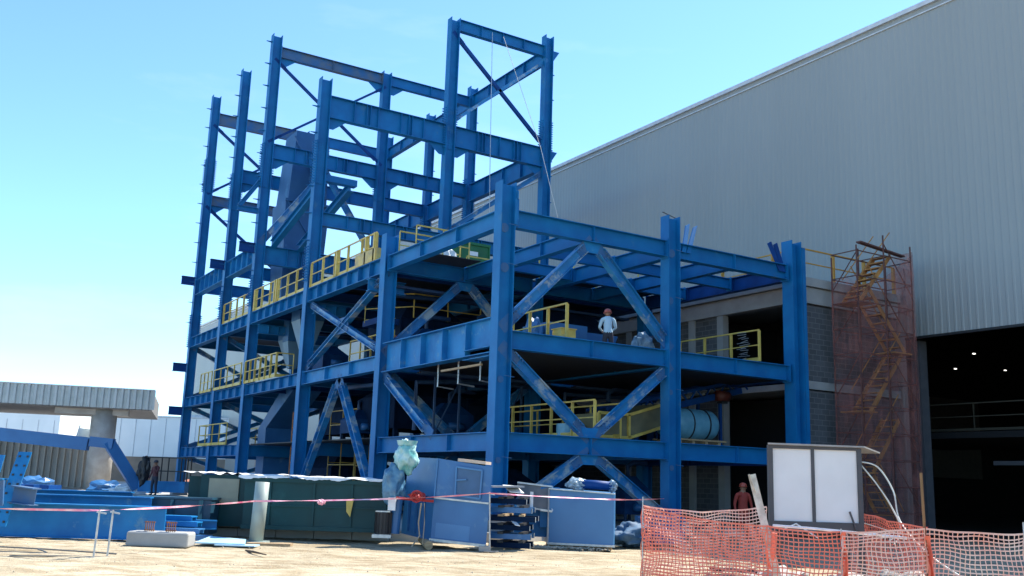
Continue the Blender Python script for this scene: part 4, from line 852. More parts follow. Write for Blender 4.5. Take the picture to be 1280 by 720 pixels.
# blue girders on the left
def girder(label, a0, a1, d0, skew, z0, h, wd=.35, m=BLUE2, stiff=0, holes=False, grp='blue girders lying in the yard'):
    t = thing('steel_girder', label, 'girder', site((a0+a1)/2, d0, z0), grp)
    mb = MB(); mb.ibeam(site(a0,d0,z0+h/2), site(a1,d0+skew,z0+h/2), h, wd, stiff=stiff, tf=.03); mb.build('girder_body', m, t)
    if holes:
        mb = MB(); e = site(a1,d0+skew,z0+h/2); dr = (site(a1,d0+skew)-site(a0,d0)).normalized(); sd = dr.cross(UP)
        mb.obox(e-dr*.2+sd*.02, dr, sd, UP, .2, .012, h/2-.05); mb.build('end_plate', m, t)
    return t
girder('nearest long blue girder lying on its flange along the dirt', -13.5, -7.85, 22.9, .3, .03, .76, holes=True)
girder('narrow blue girder lying just behind the nearest one', -13, -8.6, 24.0, .3, .05, .92, .3)
girder('low blue girder with cut end behind the two front ones', -13, -9.6, 25.4, .3, .1, .95, .3, m=BLUE)
girder('thin blue girder furthest back beside the grey slab', -12, -8.7, 26.6, .1, .25, .62, .3, m=BLUE)
girder('short blue beam nearest the concrete block', -8.6, -7.0, 23.9, .5, .25, .22, .3, m=BLUE)
t = thing('column_splice', 'blue column stub with drilled splice plate and cut clip beams lying across the girders', 'steel section', site(-11.2,22.2,.6))
mb = MB(); mb.quadbox([site(-11.25,22.0,.3),site(-10.93,22.0,.3),site(-10.93,22.03,.3),site(-11.25,22.03,.3),site(-11.05,22.4,1.93),site(-10.75,22.4,1.93),site(-10.75,22.43,1.93),site(-11.05,22.43,1.93)]); mb.build('drilled_plate', BLUE2, t)
mb = MB()
for i in range(8):
    f = (i+.5)/8
    for e in (.07,.25): q = site(-11.25+e+.2*f,21.99+.4*f,.3+1.63*f); mb.obox(q, A2, D2, UP, .022, .012, .022)
mb.build('bolt_hole', DARK, t)
mb = MB(); mb.ibeam(site(-13.2,22.1,1.1),site(-11.15,22.2,1.08),.5,.35); mb.build('clip_beam', BLUE2, t)
mb = MB(); mb.quadbox([site(-11.1,21.7,.75),site(-10.9,21.7,.75),site(-10.9,21.75,.75),site(-11.1,21.75,.75),site(-11.15,21.7,1.25),site(-10.95,21.7,1.3),site(-10.95,21.75,1.3),site(-11.15,21.75,1.25)]); mb.box(0,0,0,0,0,0) if False else None
mb.ibeam(site(-10.9,22.1,1.0),site(-10.35,22.0,.95),.38,.3); mb.build('cut_bracket', PRIM, t)
mb = MB(); mb.quadbox([site(-11.9,22.6,.9),site(-11.62,22.6,.9),site(-11.62,22.63,.9),site(-11.9,22.63,.9),site(-11.82,22.7,1.85),site(-11.5,22.7,1.85),site(-11.5,22.73,1.85),site(-11.82,22.73,1.85)]); tag(mb.build('upright_blue_plate', BLUE2), 'upright blue plate at the left edge behind the drilled splice plate', 'plate')
for i in range(3):
    mb = MB(); sbox(mb, -13.7+i*.42, -13.45+i*.42, 27.5, 28.3, .9, 1.12); o = mb.build('blue_beam_end', BLUED); tag(o, '%s of three small blue beam ends stacked behind the girders' % ('leftmost','middle','rightmost')[i], 'beam end', 'small blue beam ends')
sup = MB(); sbox(sup,-13.8,-12.4,27.6,28.2,.25,.9); tag(sup.build('blue_trestle', BLUED), 'low blue trestle under the three small beam ends', 'trestle')
# flat blue pieces
for i, (a, d_, l, z, lab) in enumerate(((-8.0,24.2,1.1,.5,'uppermost flat blue channel of the loose pile behind the concrete block'),(-7.9,24.0,1.3,.38,'second flat blue channel of the loose pile behind the concrete block'),(-7.6,23.7,1.0,.24,'third flat pale blue channel of the loose pile behind the concrete block'),(-7.3,23.5,.9,.1,'lowest pale blue channel at the right end of the loose pile'))):
    mb = MB(); p, q = site(a-l/2,d_,z+.05), site(a+l/2,d_-.15,z+.05); mb.bar(p,q,.35,.03); mb.bar(p+D2*-.17-UP*.05,q+D2*-.17-UP*.05,.02,.1); mb.bar(p+D2*.17-UP*.05,q+D2*.17-UP*.05,.02,.1)
    tag(mb.build('blue_channel', BLUE2 if i < 2 else GREYL), lab, 'channel', 'loose pile of blue channels')
mb = MB(); mb.quadbox([site(-6.85,22.3,.05),site(-5.75,22.35,.04),site(-5.9,23.0,.1),site(-6.75,23.1,.14),site(-6.85,22.3,.08),site(-5.75,22.35,.07),site(-5.9,23.0,.13),site(-6.75,23.1,.17)]); tag(mb.build('blue_foam_sheet', mat('foam_blue',(.36,.56,.68),None,.6)), 'pale blue foam sheet lying flat on the dirt left of the grey pipe post', 'sheet')
mb = MB(); mb.quadbox([site(-6.4,22.25,.02),site(-5.5,22.2,.02),site(-5.5,22.7,.02),site(-6.4,22.7,.02),site(-6.4,22.25,.045),site(-5.5,22.2,.045),site(-5.5,22.7,.045),site(-6.4,22.7,.045)]); tag(mb.build('blue_foam_offcut', mat('foam_blue2',(.40,.58,.68),None,.6)), 'small pale blue foam offcut partly under the larger sheet', 'sheet')
# concrete block with rebar cages
t = thing('concrete_footing', 'low pale concrete block with rounded ends on the dirt, carrying two small rusty cages', 'concrete block', site(-7.55,21.9,0))
mb = MB(); sbox(mb,-8.2,-6.85,21.8,22.35,-.02,.3); o = mb.build('block', CONCW, t); bv = o.modifiers.new('bevel','BEVEL'); bv.width = .05; bv.segments = 3
for a, lab in ((-7.85,'left small rusty rebar cage on the concrete block'),(-7.38,'right small rusty rebar cage on the concrete block')):
    mb = MB()
    for i in range(5): mb.bar(site(a+i*.045,21.95,.3),site(a+i*.045,21.97,.52),.015,.02)
    for z in (.33,.5): mb.bar(site(a-.02,21.93,z),site(a+.22,21.93,z),.02,.02); mb.bar(site(a,21.93,z),site(a,22.1,z),.02,.02)
    tag(mb.build('rebar_cage', RUST), lab, 'rebar cage', 'rebar cages')
# ground rods and stakes
for (a, d_, lab) in ((-7.45,18.4,'left thin metal stake holding up the pink tape'),(-7.28,18.6,'right thin metal stake beside its twin, holding up the pink tape'),(-.37,23.4,'metal stake holding the tape beside the right edge of the machine cabinet')):
    t = thing('tape_stake', lab, 'stake', site(a,d_,0))
    h = .86 if a < -5 else 1.36
    mb = MB(); mb.tube([site(a+(.05 if a > -5 else -.02),d_,0),site(a,d_,h)],.018 if a < -5 else .02,6); mb.build('rod', STEEL, t)
    mb = MB(); mb.bar(site(a-.05,d_,h-.03),site(a+.12,d_+.02,h-.06),.03,.03); mb.build('clip', STEEL, t); mb = MB(); mb.bar(site(a-.1,d_-.1,.012),site(a+.25,d_+.02,.012),.02,.02); mb.build('foot_bar', STEEL, t)
for (p, q, lab) in ((site(-10.5,20.2,.02),site(-7.4,19.3,.02),'long thin bar lying furthest from the camera at lower left'),(site(-10.2,19.0,.02),site(-7.3,18.7,.02),'long thin bar lying in the middle at lower left'),(site(-8.9,18.2,.02),site(-7.1,18.5,.02),'shorter thin bar nearest the camera at lower left'),(site(-9.0,19.5,.04),site(-8.6,19.0,.03),'short dark stick lying across the thin bars')):
    mb = MB(); mb.tube([p, p.lerp(q,.5)+UP*.01, q],.016,6); tag(mb.build('ground_bar', mat('bar_grey',(.25,.22,.18),None,.7)), lab, 'bar', 'thin bars on the dirt')
mb = MB(); mb.tube([site(-5.35,20.9,.03),site(-5.1,20.5,.05),site(-4.75,20.2,.02)],[.03,.025,.01],6); tag(mb.build('driftwood_stick', mat('dark_wood',(.12,.08,.05),None,.9)), 'short dark stick on the dirt below the grey pipe post', 'stick')
# tape
def ribbon(pts, wdt, m, name, twist=6, n=40, seed=1):
    mb = MB(); P = []
    for i in range(len(pts)-1):
        a, b = pts[i], pts[i+1]; L_ = (b-a).length; k_ = max(6, int(L_/.12))
        for j in range(k_): f = j/k_; P.append(a.lerp(b, f) - UP*(.012*L_*4*f*(1-f)*.35))
    P.append(pts[-1])
    for i, p in enumerate(P):
        an = 1.2*math.sin(i*.13+seed)+.5*math.sin(i*.41); v = UP*math.cos(an)+D2*math.sin(an); mb.v += [tuple(p+v*wdt/2), tuple(p-v*wdt/2)]
    for i in range(len(P)-1): mb.f.append((2*i,2*i+1,2*i+3,2*i+2))
    return mb.build(name, m, fix=False)
tp = [site(-13,19.5,.80), site(-7.45,18.4,.855), site(-5.85,23.3,.98), site(-2.05,23.45,1.17), site(-.37,23.35,1.33), site(2.9,24.6,1.26), site(4.2,26.3,1.3)]
tag(ribbon(tp, .042, PINK, 'barrier_tape'), 'long pink and white barrier tape strung across the whole yard', 'barrier tape')
tag(blob('tape_knot', site(-4.3,23.35,1.02)+UP*-.02, (.09,.05,.06), PINK, .6, 3, 2), 'small pink knot on the barrier tape right of the grey pipe post', 'knot')
tag(blob('red_ribbon_knot', site(-2.05,23.42,1.17), (.06,.04,.06), RED, .6, 3, 7), 'red ribbon knot on the tape in front of the machine cabinet', 'knot')

# ------------------------------------------------------------------ orange safety nets
def net(top_pts, label, m, seed, h=None, cell=.068, thick=.0095, grp='orange safety nets', squash=.0):
    """top_pts list of (Vector top, bottom z)"""
    mb = MB(); rn = random.Random(seed)
    P0, P1, sag = top_pts; L_ = (P1[0]-P0[0]).length; nu = int(L_/cell); zt = max(P0[0].z, P1[0].z); nv = int((zt-P0[1])/ (cell*.9))
    nrm = (P1[0]-P0[0]).cross(UP).normalized()
    def pt(i, j):
        u, v = i/nu, j/nv
        top = P0[0].lerp(P1[0], u) - UP*sag*4*u*(1-u); bz = P0[1]+(P1[1]-P0[1])*u
        zz = top.z+(bz-top.z)*v
        w_ = .14*noise.noise(Vector((u*L_*.9+seed*3, v*1.6, seed)))+.05*noise.noise(Vector((u*L_*3+seed, v*4, 1)))+ .02*noise.noise(Vector((i*.9, j*.9, seed)))
        along = .07*noise.noise(Vector((u*L_*1.6, v*3, seed+9)))+.012*noise.noise(Vector((i*.7, j*.6, seed+3)))
        dz = .06*noise.noise(Vector((u*L_*2, v*3, seed+20)))*(1 if 0 < v else .3)
        return Vector((top.x, top.y, zz+dz)) + nrm*w_ + (P1[0]-P0[0]).normalized()*along
    G = [[pt(i,j) for j in range(nv+1)] for i in range(nu+1)]
    dr = (P1[0]-P0[0]).normalized()
    def strip(seq, w1, vec):
        k_ = len(mb.v)
        for p in seq:
            mb.v += [tuple(p+vec*w1), tuple(p-vec*w1+nrm*.003), tuple(p-nrm*.006)]
        for i in range(len(seq)-1):
            for e in range(3): mb.f.append((k_+3*i+e, k_+3*i+(e+1)%3, k_+3*i+3+(e+1)%3, k_+3*i+3+e))
    for i in range(nu+1): strip(G[i], thick*.8 if i % nu else .012, dr)
    for j in range(nv+1): strip([G[i][j] for i in range(nu+1)], thick if j else .014, UP)
    o = mb.build('safety_net', m, fix=False); tag(o, label, 'safety net', grp); return o
S0, S1, S2, S3, S4 = site(2.42,17.5,1.25), site(4.2,16.0,1.04), site(5.22,15.5,1.0), site(6.4,15.2,1.1), site(7.8,15.0,1.08)
net(((S0),-.0) and ((S0,0.0),(S1,0.0),.06), 'orange net sagging between the leftmost stake and the leaning white pole, front layer', ORANG, 1)
net(((site(2.42,17.55,1.27),0.0),(site(4.85,18.6,1.30),0.0),.1), 'back layer of pale orange net hanging behind the leftmost front net', PALEN, 2)
net(((S1,0.0),(S2,0.0),.03), 'short orange net right of the leaning white pole, below the white board', ORANG, 3)
net(((S2,0.0),(S3,0.0),.02), 'pale orange net below the right end of the white board', PALEN, 4)
net(((S3,0.0),(S4,0.0),.03), 'rightmost pale orange net in front of the dark hall opening', PALEN, 5)
net(((site(6.95,20.2,1.3),0.0),(site(7.2,17.0,1.05),0.0),.04), 'dark net receding behind the cables right of the white board', ORANG, 6, thick=.006)
for p, h, lab in ((S0,1.42,'thin stake at the left end of the nets'),(S2,1.05,'orange-wrapped stake below the middle of the white board'),(S3,1.2,'orange-wrapped stake right of the white board'),(S4,1.25,'rightmost thin stake ending the nets')):
    t = thing('net_stake', lab, 'stake', (p.x,p.y,0), 'stakes of the safety nets')
    mb = MB(); mb.tube([(p.x,p.y,-.02),(p.x,p.y,h)],.012,6); mb.build('rod', STEEL if h != 1.2 else RUST, t)
    if h in (1.05, 1.2): 
        b_ = cloth(((p.x-.03,p.y-.03,0),(p.x+.07,p.y-.07,0),(p.x+.04,p.y-.06,1.0),(p.x-.05,p.y-.03,1.0)),6,30,.12,h).build('bunched_net', ORANG, t, fix=False)
mb = MB(); mb.tube([site(6.66,15.8,0),site(6.63,15.8,1.95)],.022,6) ; tag(mb.build('timber_pole', mat('brown_wood',(.24,.14,.06),None,.8)), 'thin brown timber pole standing before the left edge of the dark hall opening', 'pole')
t = thing('leaning_white_pole', 'dirty white angle pole leaning beside the left end of the white board', 'pole', site(4.4,17,0))
mb = MB(); mb.bar(site(4.22,17,1.86),site(4.62,16.8,0),.13,.012,up=D2); mb.bar(site(4.17,17,1.86),site(4.28,16.97,1.55),.012,.1,up=D2); mb.build('angle', mat('dirty_white',(.62,.60,.50),(.35,.32,.25),.7,scale=6), t)
mb = MB(); mb.tube([site(4.5,16.9,.3),site(4.55,16.85,.9)],.05,6); mb.build('red_wrap', ORANG, t)
# rubble behind the nets
for k_, (a, d_, r_, lab) in enumerate(((4.8,17.6,.35,'heap of pale rubble behind the short orange net'),(5.9,17.3,.3,'grey rubble heap behind the pale nets'),(6.9,17.4,.4,'dark rubble heap behind the rightmost net'))):
    tag(blob('rubble_heap', site(a,d_,.05), (r_*1.6,r_,r_*.6), CONC, .5, 2.4, k_*3+1, None, 4), lab, 'rubble', 'rubble heaps behind the nets')
mb = MB(); mb.bar(site(3.9,19.0,.12),site(5.1,18.6,.1),.2,.06); tag(mb.build('dark_plank', mat('plank_dark',(.12,.08,.06),None,.9)), 'dark plank lying on the ground behind the short orange net', 'plank')
mb = MB(); mb.tube([site(4.7,17.5,1.0),site(5.3,17.2,.98),site(6.2,16.6,.93),site(6.6,16.4,.9)],.025,6); tag(mb.build('white_pipe', WHITE), 'thin white pipe lying along the top of the nets below the board', 'pipe')

# ------------------------------------------------------------------ white board shelter
t = thing('white_board_shelter', 'pair of large white boards in a dark roofed frame behind the nets', 'notice board', site(5.85,19,0))
a0, a1, zb, zt = 5.03, 6.83, .98, 2.46
DF = mat('dark_frame',(.07,.07,.075),None,.6)
mb = MB()
for (x0_, x1_) in ((a0+.08,(a0+a1)/2-.06),((a0+a1)/2-.0,a1-.08)):
    q = MB(); sbox(q, x0_, x1_, 19.0, 19.03, zb+.06, zt-.05); q.build('board', BOARD, t)
sbox(mb, a0,a0+.09,18.96,19.06,0,zt); sbox(mb,a1-.09,a1,18.96,19.06,0,zt-.02); sbox(mb,(a0+a1)/2-.07,(a0+a1)/2-.01,18.97,19.05,zb,zt); sbox(mb,a0+.09,a1-.09,18.96,19.06,zb-.09,zb+.06); sbox(mb,a0+.09,a1-.09,18.96,19.06,zt-.06,zt)
sbox(mb,a0+.36,a0+.45,19.8,19.9,0,zt-.1); sbox(mb,a1-.09,a1,19.8,19.9,0,zt-.1)
mb.bar(site(a1-.05,18.95,.6),site(a1-.28,18.93,1.25),.03,.03); mb.build('frame', DF, t)
mb = MB(); mb.quadbox([site(a0-.02,18.9,zt+.01),site(a1+.04,18.9,zt),site(a1+.75,20.0,zt-.06),site(a0+.3,20.0,zt-.1),site(a0-.02,18.9,zt+.04),site(a1+.04,18.9,zt+.03),site(a1+.75,20.0,zt-.03),site(a0+.3,20.0,zt-.07)]); mb.build('tin_roof', mat('roof_tin',(.35,.34,.32),None,.6), t)
mb = MB(); mb.tube([site(5.3,18.9,.9),site(5.5,18.85,1.0),site(5.9,18.8,.75)],.015,5); tag(mb.build('loose_wire', WHITE), 'short white wire hanging below the white boards', 'wire')
for pts, lab in (([site(6.85,19.1,2.2),site(7.15,19,2.1),site(7.35,18.8,1.65),site(7.38,18.6,1.1),site(7.5,17.6,.55),site(7.9,16.6,.1)],'thick white cable arching from the right side of the white boards to the ground'),([site(6.85,19.1,2.15),site(7.1,19,1.8),site(7.32,18.9,1.4),site(7.42,18.7,.95),site(7.15,18.6,.75)],'thin pale green cable looping inside the thick white one'),([site(6.85,19.1,1.05),site(7.2,19,.95),site(7.42,18.8,.85),site(7.2,18.5,.7)],'lowest thin white cable hooking back below the boards')):
    P = []
    for i in range(len(pts)-1):
        for j in range(6):
            f = j/6; p0 = pts[max(i-1,0)]; p1 = pts[i]; p2 = pts[i+1]; p3 = pts[min(i+2,len(pts)-1)]
            P.append(.5*((2*p1)+(p2-p0)*f+(2*p0-5*p1+4*p2-p3)*f*f+(3*p1-p0-3*p2+p3)*f**3))
    P.append(pts[-1]); mb = MB(); mb.tube(P, .015 if 'thick' in lab else .009, 6); tag(mb.build('power_cable', mat('cable_pale',(.6,.64,.58),None,.5)), lab, 'cable', 'cables beside the white boards')

# ------------------------------------------------------------------ left background
t = thing('entrance_canopy', 'flat roofed canopy with a ribbed grey-white fascia on one thick concrete column', 'canopy', site(-28,66,0))
ca0, ca1, cd0, cd1 = -44, -23.3, 62, 76
mb = MB()
P = [site(-44,58.5), site(-23.6,65)]
dr = (P[1]-P[0]).normalized(); nr = dr.cross(UP)
L_ = (P[1]-P[0]).length; y = 0; prof = []
while y < L_: prof += [(y,0),(y+.16,0),(y+.2,.12),(y+.34,.12)]; y += .4
k_ = len(mb.v)
for (tt, dd) in prof:
    for z in (5.55,6.82): mb.v.append(tuple(P[0]+dr*tt+nr*dd+UP*z))
for i in range(len(prof)-1): mb.f.append((k_+2*i,k_+2*i+1,k_+2*i+3,k_+2*i+2))
mb.build('fascia', GALV, t, fix=False)
mb = MB()
def qb(p, q, back, z0, z1): 
    b = -nr*back; return [Vector((*v.xy, z)) for z in (z0,z1) for v in (p, q, q+b, p+b)]
mb.quadbox(qb(P[0]-nr*.05, P[1]-nr*.05, 12, 5.5, 6.7)); mb.build('roof_slab', mat('shaded_soffit',(.2,.2,.2),(.15,.15,.15),.9), t)  # underside shadow of the canopy put into the darker slab colour
mb = MB(); mb.quadbox(qb(P[0]+nr*.14, P[1]+nr*.14+dr*.1, .3, 6.821, 6.88)); mb.build('coping', TRIM, t)
mb = MB(); cp = site(-26.9,65.5); mb.tube([(cp.x,cp.y,.2),(cp.x,cp.y,5.5)], [.8,.8], 24); mb.build('column', CONC, t, smooth=True)
mb = MB(); mb.bar(cp+UP*5.3-dr*3, cp+UP*5.3+dr*1.5, 1.2,.38); mb.build('cross_head', CONC, t)
mb = MB(); mb.quadbox(qb(site(-47,69), site(-28.2,70.5), .3, .25, 3.7)); o = mb.build('boundary_wall', mat('ribbed_tan',(.46,.43,.39),(.40,.37,.33),.8,scale=1)); tag(o, 'ribbed tan sheet wall under the canopy', 'wall')
mb = MB(); a_ = site(-47,68.9); b_ = site(-28.2,70.4); n_ = 42
for i in range(n_): q = a_.lerp(b_, i/n_); mb.bar(q+UP*.3,q+UP*3.68,.2,.1,up=(b_-a_))
mb.build('rib', bpy.data.materials['ribbed_tan'], o)
def farb(label, a0, a1, d, dep, ztop, zw, slope=0, roof=None):
    t = thing('far_building', label, 'building', site((a0+a1)/2,d,0), 'pale buildings in the distance')
    mb = MB(); mb.quadbox([site(a0,d,zw),site(a1,d,zw),site(a1,d+dep,zw),site(a0,d+dep,zw),site(a0,d,ztop),site(a1,d,ztop+slope),site(a1,d+dep,ztop+slope),site(a0,d+dep,ztop)]); mb.build('clad_wall', FARW, t)
    mb = MB(); sbox(mb, a0+.05,a1-.05,d+.05,d+dep-.1,.1,zw-.01); mb.build('base_wall', TAN, t)
    mb = MB(); 
    i = a0
    while i < a1: mb.bar(site(i,d-.03,zw),site(i,d-.03,min(ztop,ztop+slope)-.1),.06,.05,up=A2); i += 1.8
    mb.build('panel_joint', TRIM, t)
    mb = MB(); sbox(mb, a0-.1,a1+.1,d-.1,d+.2,ztop+.01,ztop+.2,0) if slope == 0 else mb.bar(site(a0,d,ztop+.1),site(a1,d,ztop+slope+.1),.3,.18); mb.build('eave_trim', TRIM, t)
    return t
farb('wide low white warehouse in the distance right of the canopy column', -50, -24, 118, 40, 7.9, 3.2)
farb('white gabled shed in the distance left of the canopy column', -66, -51, 112, 30, 7.0, 3.0, 2.0)
mb = MB(); sbox(mb,-39.5,-34,121,124,8.1,8.5); tag(mb.build('roof_vent', TRIM), 'long thin vent on the roof of the wide low warehouse', 'vent')
mb = MB(); sbox(mb,-60,10,160,162,.2,3.0); tag(mb.build('perimeter_wall', TAN), 'long low tan perimeter wall in the far distance', 'wall')
# boom lift
t = thing('boom_lift', 'blue articulated boom lift reaching in from the left with its basket near the ground', 'boom lift', site(-34,54,0.25))
MBO = mat('boom_blue', (.02,.14,.34), (.015,.11,.28), .45, scale=1)
mb = MB(); mb.bar(site(-36,54,3.95),site(-23.3,55,2.95),.5,.72); mb.build('main_boom', MBO, t)
mb = MB(); mb.bar(site(-23.2,55,3.1),site(-21.9,55,3.0),.4,.55); mb.bar(site(-22.2,55,3.1),site(-20.5,55.5,.62),.35,.6,up=(1,0,0)); mb.build('jib', MBO, t)
mb = MB(); sbox(mb,-38,-34,52.5,55.5,.9,2.2); mb.quadbox([site(-37.5,53.3,2.2),site(-34.5,53.3,2.2),site(-34.5,54.7,2.2),site(-37.5,54.7,2.2),site(-37,53.5,4.2),site(-35.5,53.5,4.2),site(-35.5,54.5,4.2),site(-37,54.5,4.2)]); mb.build('chassis', MBO, t)
for a in (-37.6,-34.4):
    for d_ in (52.4,55.5): mb = MB(); mb.tube([site(a,d_-.2,.75),site(a,d_+.2,.75)],.5,20); mb.build('wheel', DARK, t)
bs = thing('basket_dummy','x','x') if False else None
mb = MB(); sbox(mb,-20.4,-17.8,55.2,56.4,.45,1.05); mb.build('basket_floor', BLUE2, t)
mb = MB()
for a in (-20.3,-19.2,-18.1,-17.9):
    for d_ in (55.25,56.35): mb.bar(site(a,d_,1.0),site(a,d_,2.35),.06,.06)
for z in (1.6,2.35):
    for d_ in (55.25,56.35): mb.bar(site(-20.3,d_,z),site(-17.9,d_,z),.06,.06)
mb.build('basket_rail', DARK, t)
blob('control_head', site(-20.2,55.3,1.6), (.35,.35,.75), DARK, .4, 2, 3, t, 3)
tag(blob('orange_barrier', site(-18.6,60,.75), (1.3,.4,.45), mat('faded_orange',(.55,.22,.14),None,.7), .3, 2, 4), 'faded orange barrier on the ground behind the boom lift basket', 'barrier')
for (a, d_, s_, m_, lab) in ((-21.6,57,.6,WHITE,'white sack pile below the boom lift jib'),(-24.0,60,.7,GREYB,'blue-grey covered pile beside the canopy column'),(-21.9,61,.5,GREYB,'small blue pile behind the boom lift jib'),(-27.5,58,.9,GREYB,'long blue-grey covered pile under the boom')):
    tag(blob('material_pile', site(a,d_,.4), (s_*1.5,s_,s_*.7), m_, .5, 2, s_*7), lab, 'material pile', 'material piles on the far slab')
for i, a in enumerate((-17.0,-16.1)):
    mb = MB(); mb.tube([site(a,68,.25),site(a,68,2.9)],.32,14); tag(mb.build('concrete_pipe_pile', CONC), '%s of two upright concrete cylinders seen under the leftmost bay' % ('left','right')[i], 'concrete cylinder', 'concrete cylinders')

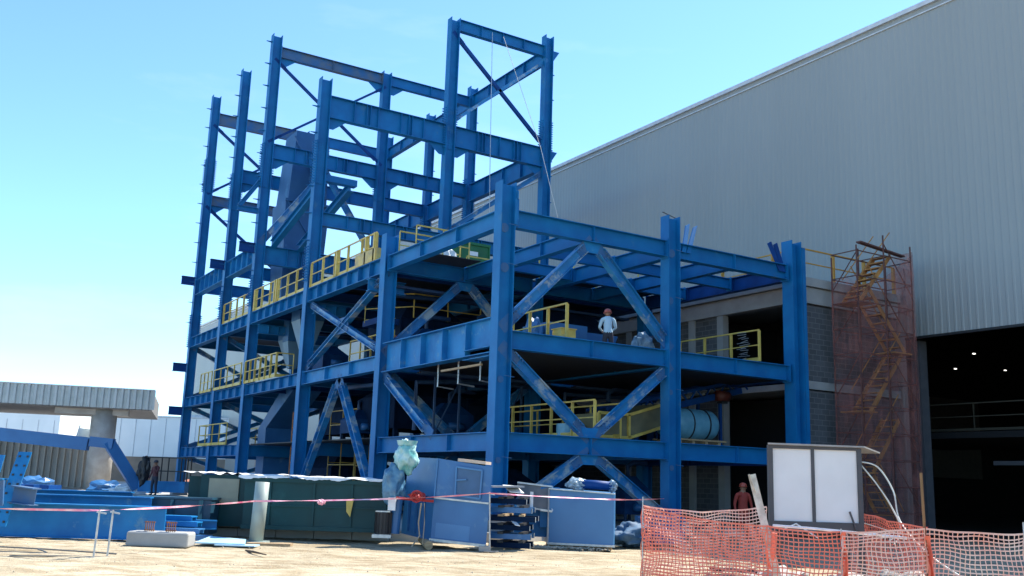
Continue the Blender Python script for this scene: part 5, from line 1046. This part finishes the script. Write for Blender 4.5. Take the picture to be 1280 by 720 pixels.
# ------------------------------------------------------------------ people
def person(label, loc, face, shirt, trousers, helmet, scale=1.0, pose='stand', group=None, lean=0):
    """face: heading angle (rad) the person looks along; x forward"""
    root = thing('person', label, 'person', loc, group)
    f = Vector((math.cos(face), math.sin(face), 0)); s = Vector((-f.y, f.x, 0))   # s = left
    def W(x, y, z): return (f*x + s*y + UP*z)*scale
    J = {}
    hipz = .93
    bend = lean
    def T(x, y, z):   # torso points leaned forward about the hips
        dz = z-hipz; return W(x+dz*math.sin(bend), y, hipz+dz*math.cos(bend))
    pts = {'pelvis':(W(0,0,hipz),.15),'waist':(T(0,0,1.08),.14),'chest':(T(.01,0,1.30),.165),'neckb':(T(0,0,1.46),.085),'neck':(T(.02,0,1.53),.058)}
    arms = {}
    if pose == 'stand': A = dict(el=(.0,.27,1.14), wr=(.10,.28,.90), h=(.14,.27,.82)); 
    elif pose == 'work': A = dict(el=(.10,.27,1.16), wr=(.34,.18,1.10), h=(.42,.14,1.09))
    elif pose == 'face': A = dict(el=(.16,.27,1.18), wr=(.20,.12,1.40), h=(.20,.07,1.48))
    for sd, nm in ((1,'l'),(-1,'r')):
        a = A if not (pose == 'face' and sd == -1) else dict(el=(.0,.27,1.14), wr=(.10,.28,.90), h=(.14,.27,.82))
        pts['sh'+nm] = (T(0,sd*.19,1.42),.075); pts['el'+nm] = (T(a['el'][0],sd*a['el'][1],a['el'][2]),.048); pts['wr'+nm] = (T(a['wr'][0],sd*a['wr'][1],a['wr'][2]),.032)
        pts['ha'+nm] = (T(a['h'][0],sd*a['h'][1],a['h'][2]),.036)
        pts['hp'+nm] = (W(0,sd*.09,.88),.105); pts['kn'+nm] = (W(.03*(1 if sd > 0 else 2),sd*.12,.50),.065); pts['an'+nm] = (W(-.01,sd*.14,.10),.045); pts['to'+nm] = (W(.17,sd*.16,.045),.042)
    edges = [('pelvis','waist'),('waist','chest'),('chest','neckb'),('neckb','neck')]
    for nm in 'lr': edges += [('neckb','sh'+nm),('sh'+nm,'el'+nm),('el'+nm,'wr'+nm),('wr'+nm,'ha'+nm),('pelvis','hp'+nm),('hp'+nm,'kn'+nm),('kn'+nm,'an'+nm),('an'+nm,'to'+nm)]
    # head as extra chain
    pts['head'] = (T(.045,0,1.62),.088); pts['crown'] = (T(.035,0,1.69),.085); edges += [('neck','head'),('head','crown')]
    keys = list(pts); me = bpy.data.meshes.new('body'); me.from_pydata([pts[k_][0] for k_ in keys], [(keys.index(a), keys.index(b)) for a, b in edges], [])
    o = bpy.data.objects.new('body', me); col.objects.link(o); o.parent = root
    sk = o.modifiers.new('skin','SKIN'); lay = me.skin_vertices[0].data if me.skin_vertices else None
    if lay is None:
        import bmesh
        bm = bmesh.new(); bm.from_mesh(me); bm.verts.layers.skin.verify(); bm.to_mesh(me); bm.free(); lay = me.skin_vertices[0].data
    for i, k_ in enumerate(keys): r_ = pts[k_][1]*scale; lay[i].radius = (r_, r_); lay[i].use_root = (k_ == 'pelvis')
    sb = o.modifiers.new('sub','SUBSURF'); sb.levels = 2; sb.render_levels = 2
    # bake to real mesh so clothes can be coloured by place
    dg = bpy.context.evaluated_depsgraph_get(); dg.update(); me2 = bpy.data.meshes.new_from_object(o.evaluated_get(dg)); o.modifiers.clear(); o.data = me2
    me2.materials.clear()
    for m_ in (shirt, trousers, SKIN, DARK): me2.materials.append(m_)
    nk = pts['neck'][0]; 
    for p in me2.polygons:
        c = p.center; z = c.z/scale; p.use_smooth = True
        near = min(keys, key=lambda k_: (pts[k_][0]-c).length - pts[k_][1]*.5)
        if near in ('hal','har','head','crown','neck'): p.material_index = 2
        elif near.startswith('to') or near.startswith('an') and z < .12: p.material_index = 3
        elif near in ('pelvis','hpl','hpr','knl','knr','anl','anr') and z < .98: p.material_index = 1
        else: p.material_index = 0
    # fingers, nose, ears, eyes
    fm = MB()
    for sd, nm in ((1,'l'),(-1,'r')):
        h = pts['ha'+nm][0]; d_ = (h-pts['wr'+nm][0]).normalized(); sdv = d_.cross(f).normalized() if d_.cross(f).length > .1 else s
        for i in range(4):
            b0 = h+sdv*(i-1.5)*.018*scale+d_*.01; L_ = (.07,.08,.075,.06)[i]*scale; fm.tube([b0, b0+d_*L_*.5+f*.004, b0+d_*L_*.85+f*.02*scale],[.009*scale,.008*scale,.006*scale],6)
        b0 = h+sdv*(-.03)*scale-d_*.01; fm.tube([b0, b0-sdv*.02*scale+d_*.03*scale+f*.02*scale, b0-sdv*.015*scale+d_*.055*scale+f*.03*scale],[.011*scale,.009*scale,.007*scale],6)
    hc = pts['head'][0]; upv = (T(0,0,1.7)-T(0,0,1.5)).normalized(); fwv = s.cross(upv)
    if fwv.dot(f) < 0: fwv = -fwv
    fm.tube([hc+fwv*.085*scale+upv*.02*scale, hc+fwv*.112*scale-upv*.012*scale],[.010*scale,.016*scale],6)
    for sd in (1,-1): c = hc+s*sd*.088*scale; fm.tube([c-upv*.025*scale, c+s*sd*.012*scale, c+upv*.03*scale],[.008*scale,.016*scale,.01*scale],6)
    o2 = MB(); o2.v = fm.v; o2.f = fm.f; o3 = o2.build('hands_and_face', SKIN, smooth=True); o3.parent = root
    em = MB()
    for sd in (1,-1): c = hc+fwv*.086*scale+s*sd*.032*scale+upv*.02*scale; em.tube([c-s*.01*scale, c+s*.01*scale],.007*scale,6)
    em.tube([hc+fwv*.09*scale-upv*.045*scale-s*.02*scale, hc+fwv*.09*scale-upv*.045*scale+s*.02*scale],.005*scale,6)
    o4 = em.build('eyes_and_mouth', DARK, smooth=True); o4.parent = root
    hm = MB(); top = pts['crown'][0]; rs = [.118,.122,.116,.098,.07,.03]; hs = [-.03,.0,.035,.07,.095,.11]
    hm.tube([top+upv*h_*scale for h_ in hs],[r_*scale for r_ in rs],18); hm.tube([top+upv*-.028*scale+fwv*.03*scale, top-upv*.018*scale+fwv*.03*scale],.142*scale,18)
    o5 = hm.build('helmet', helmet, smooth=True); o5.parent = root
    return root
person('person in a pale blue shirt and reddish hard hat on the second level', (4.85,1.25,Z2-.405), math.atan2(.75,.45), SHIRT, DENIM, HELM, 1.0, 'work', lean=.1)
person('person in a dark red shirt and dark trousers standing beside the boom lift basket', site(-19.2,54.4,.25), math.atan2(-.5,-.8), RSHIRT, DENIM, HELMD, 1.08, 'face')
person('person in orange clothes and orange hard hat in the shade below the right bay', site(7.45,31.2,.02), math.atan2(-.9,-.4), OSHIRT, OSHIRT, mat('orange_helmet',(.42,.07,.035),None,.4), 1.0, 'stand')
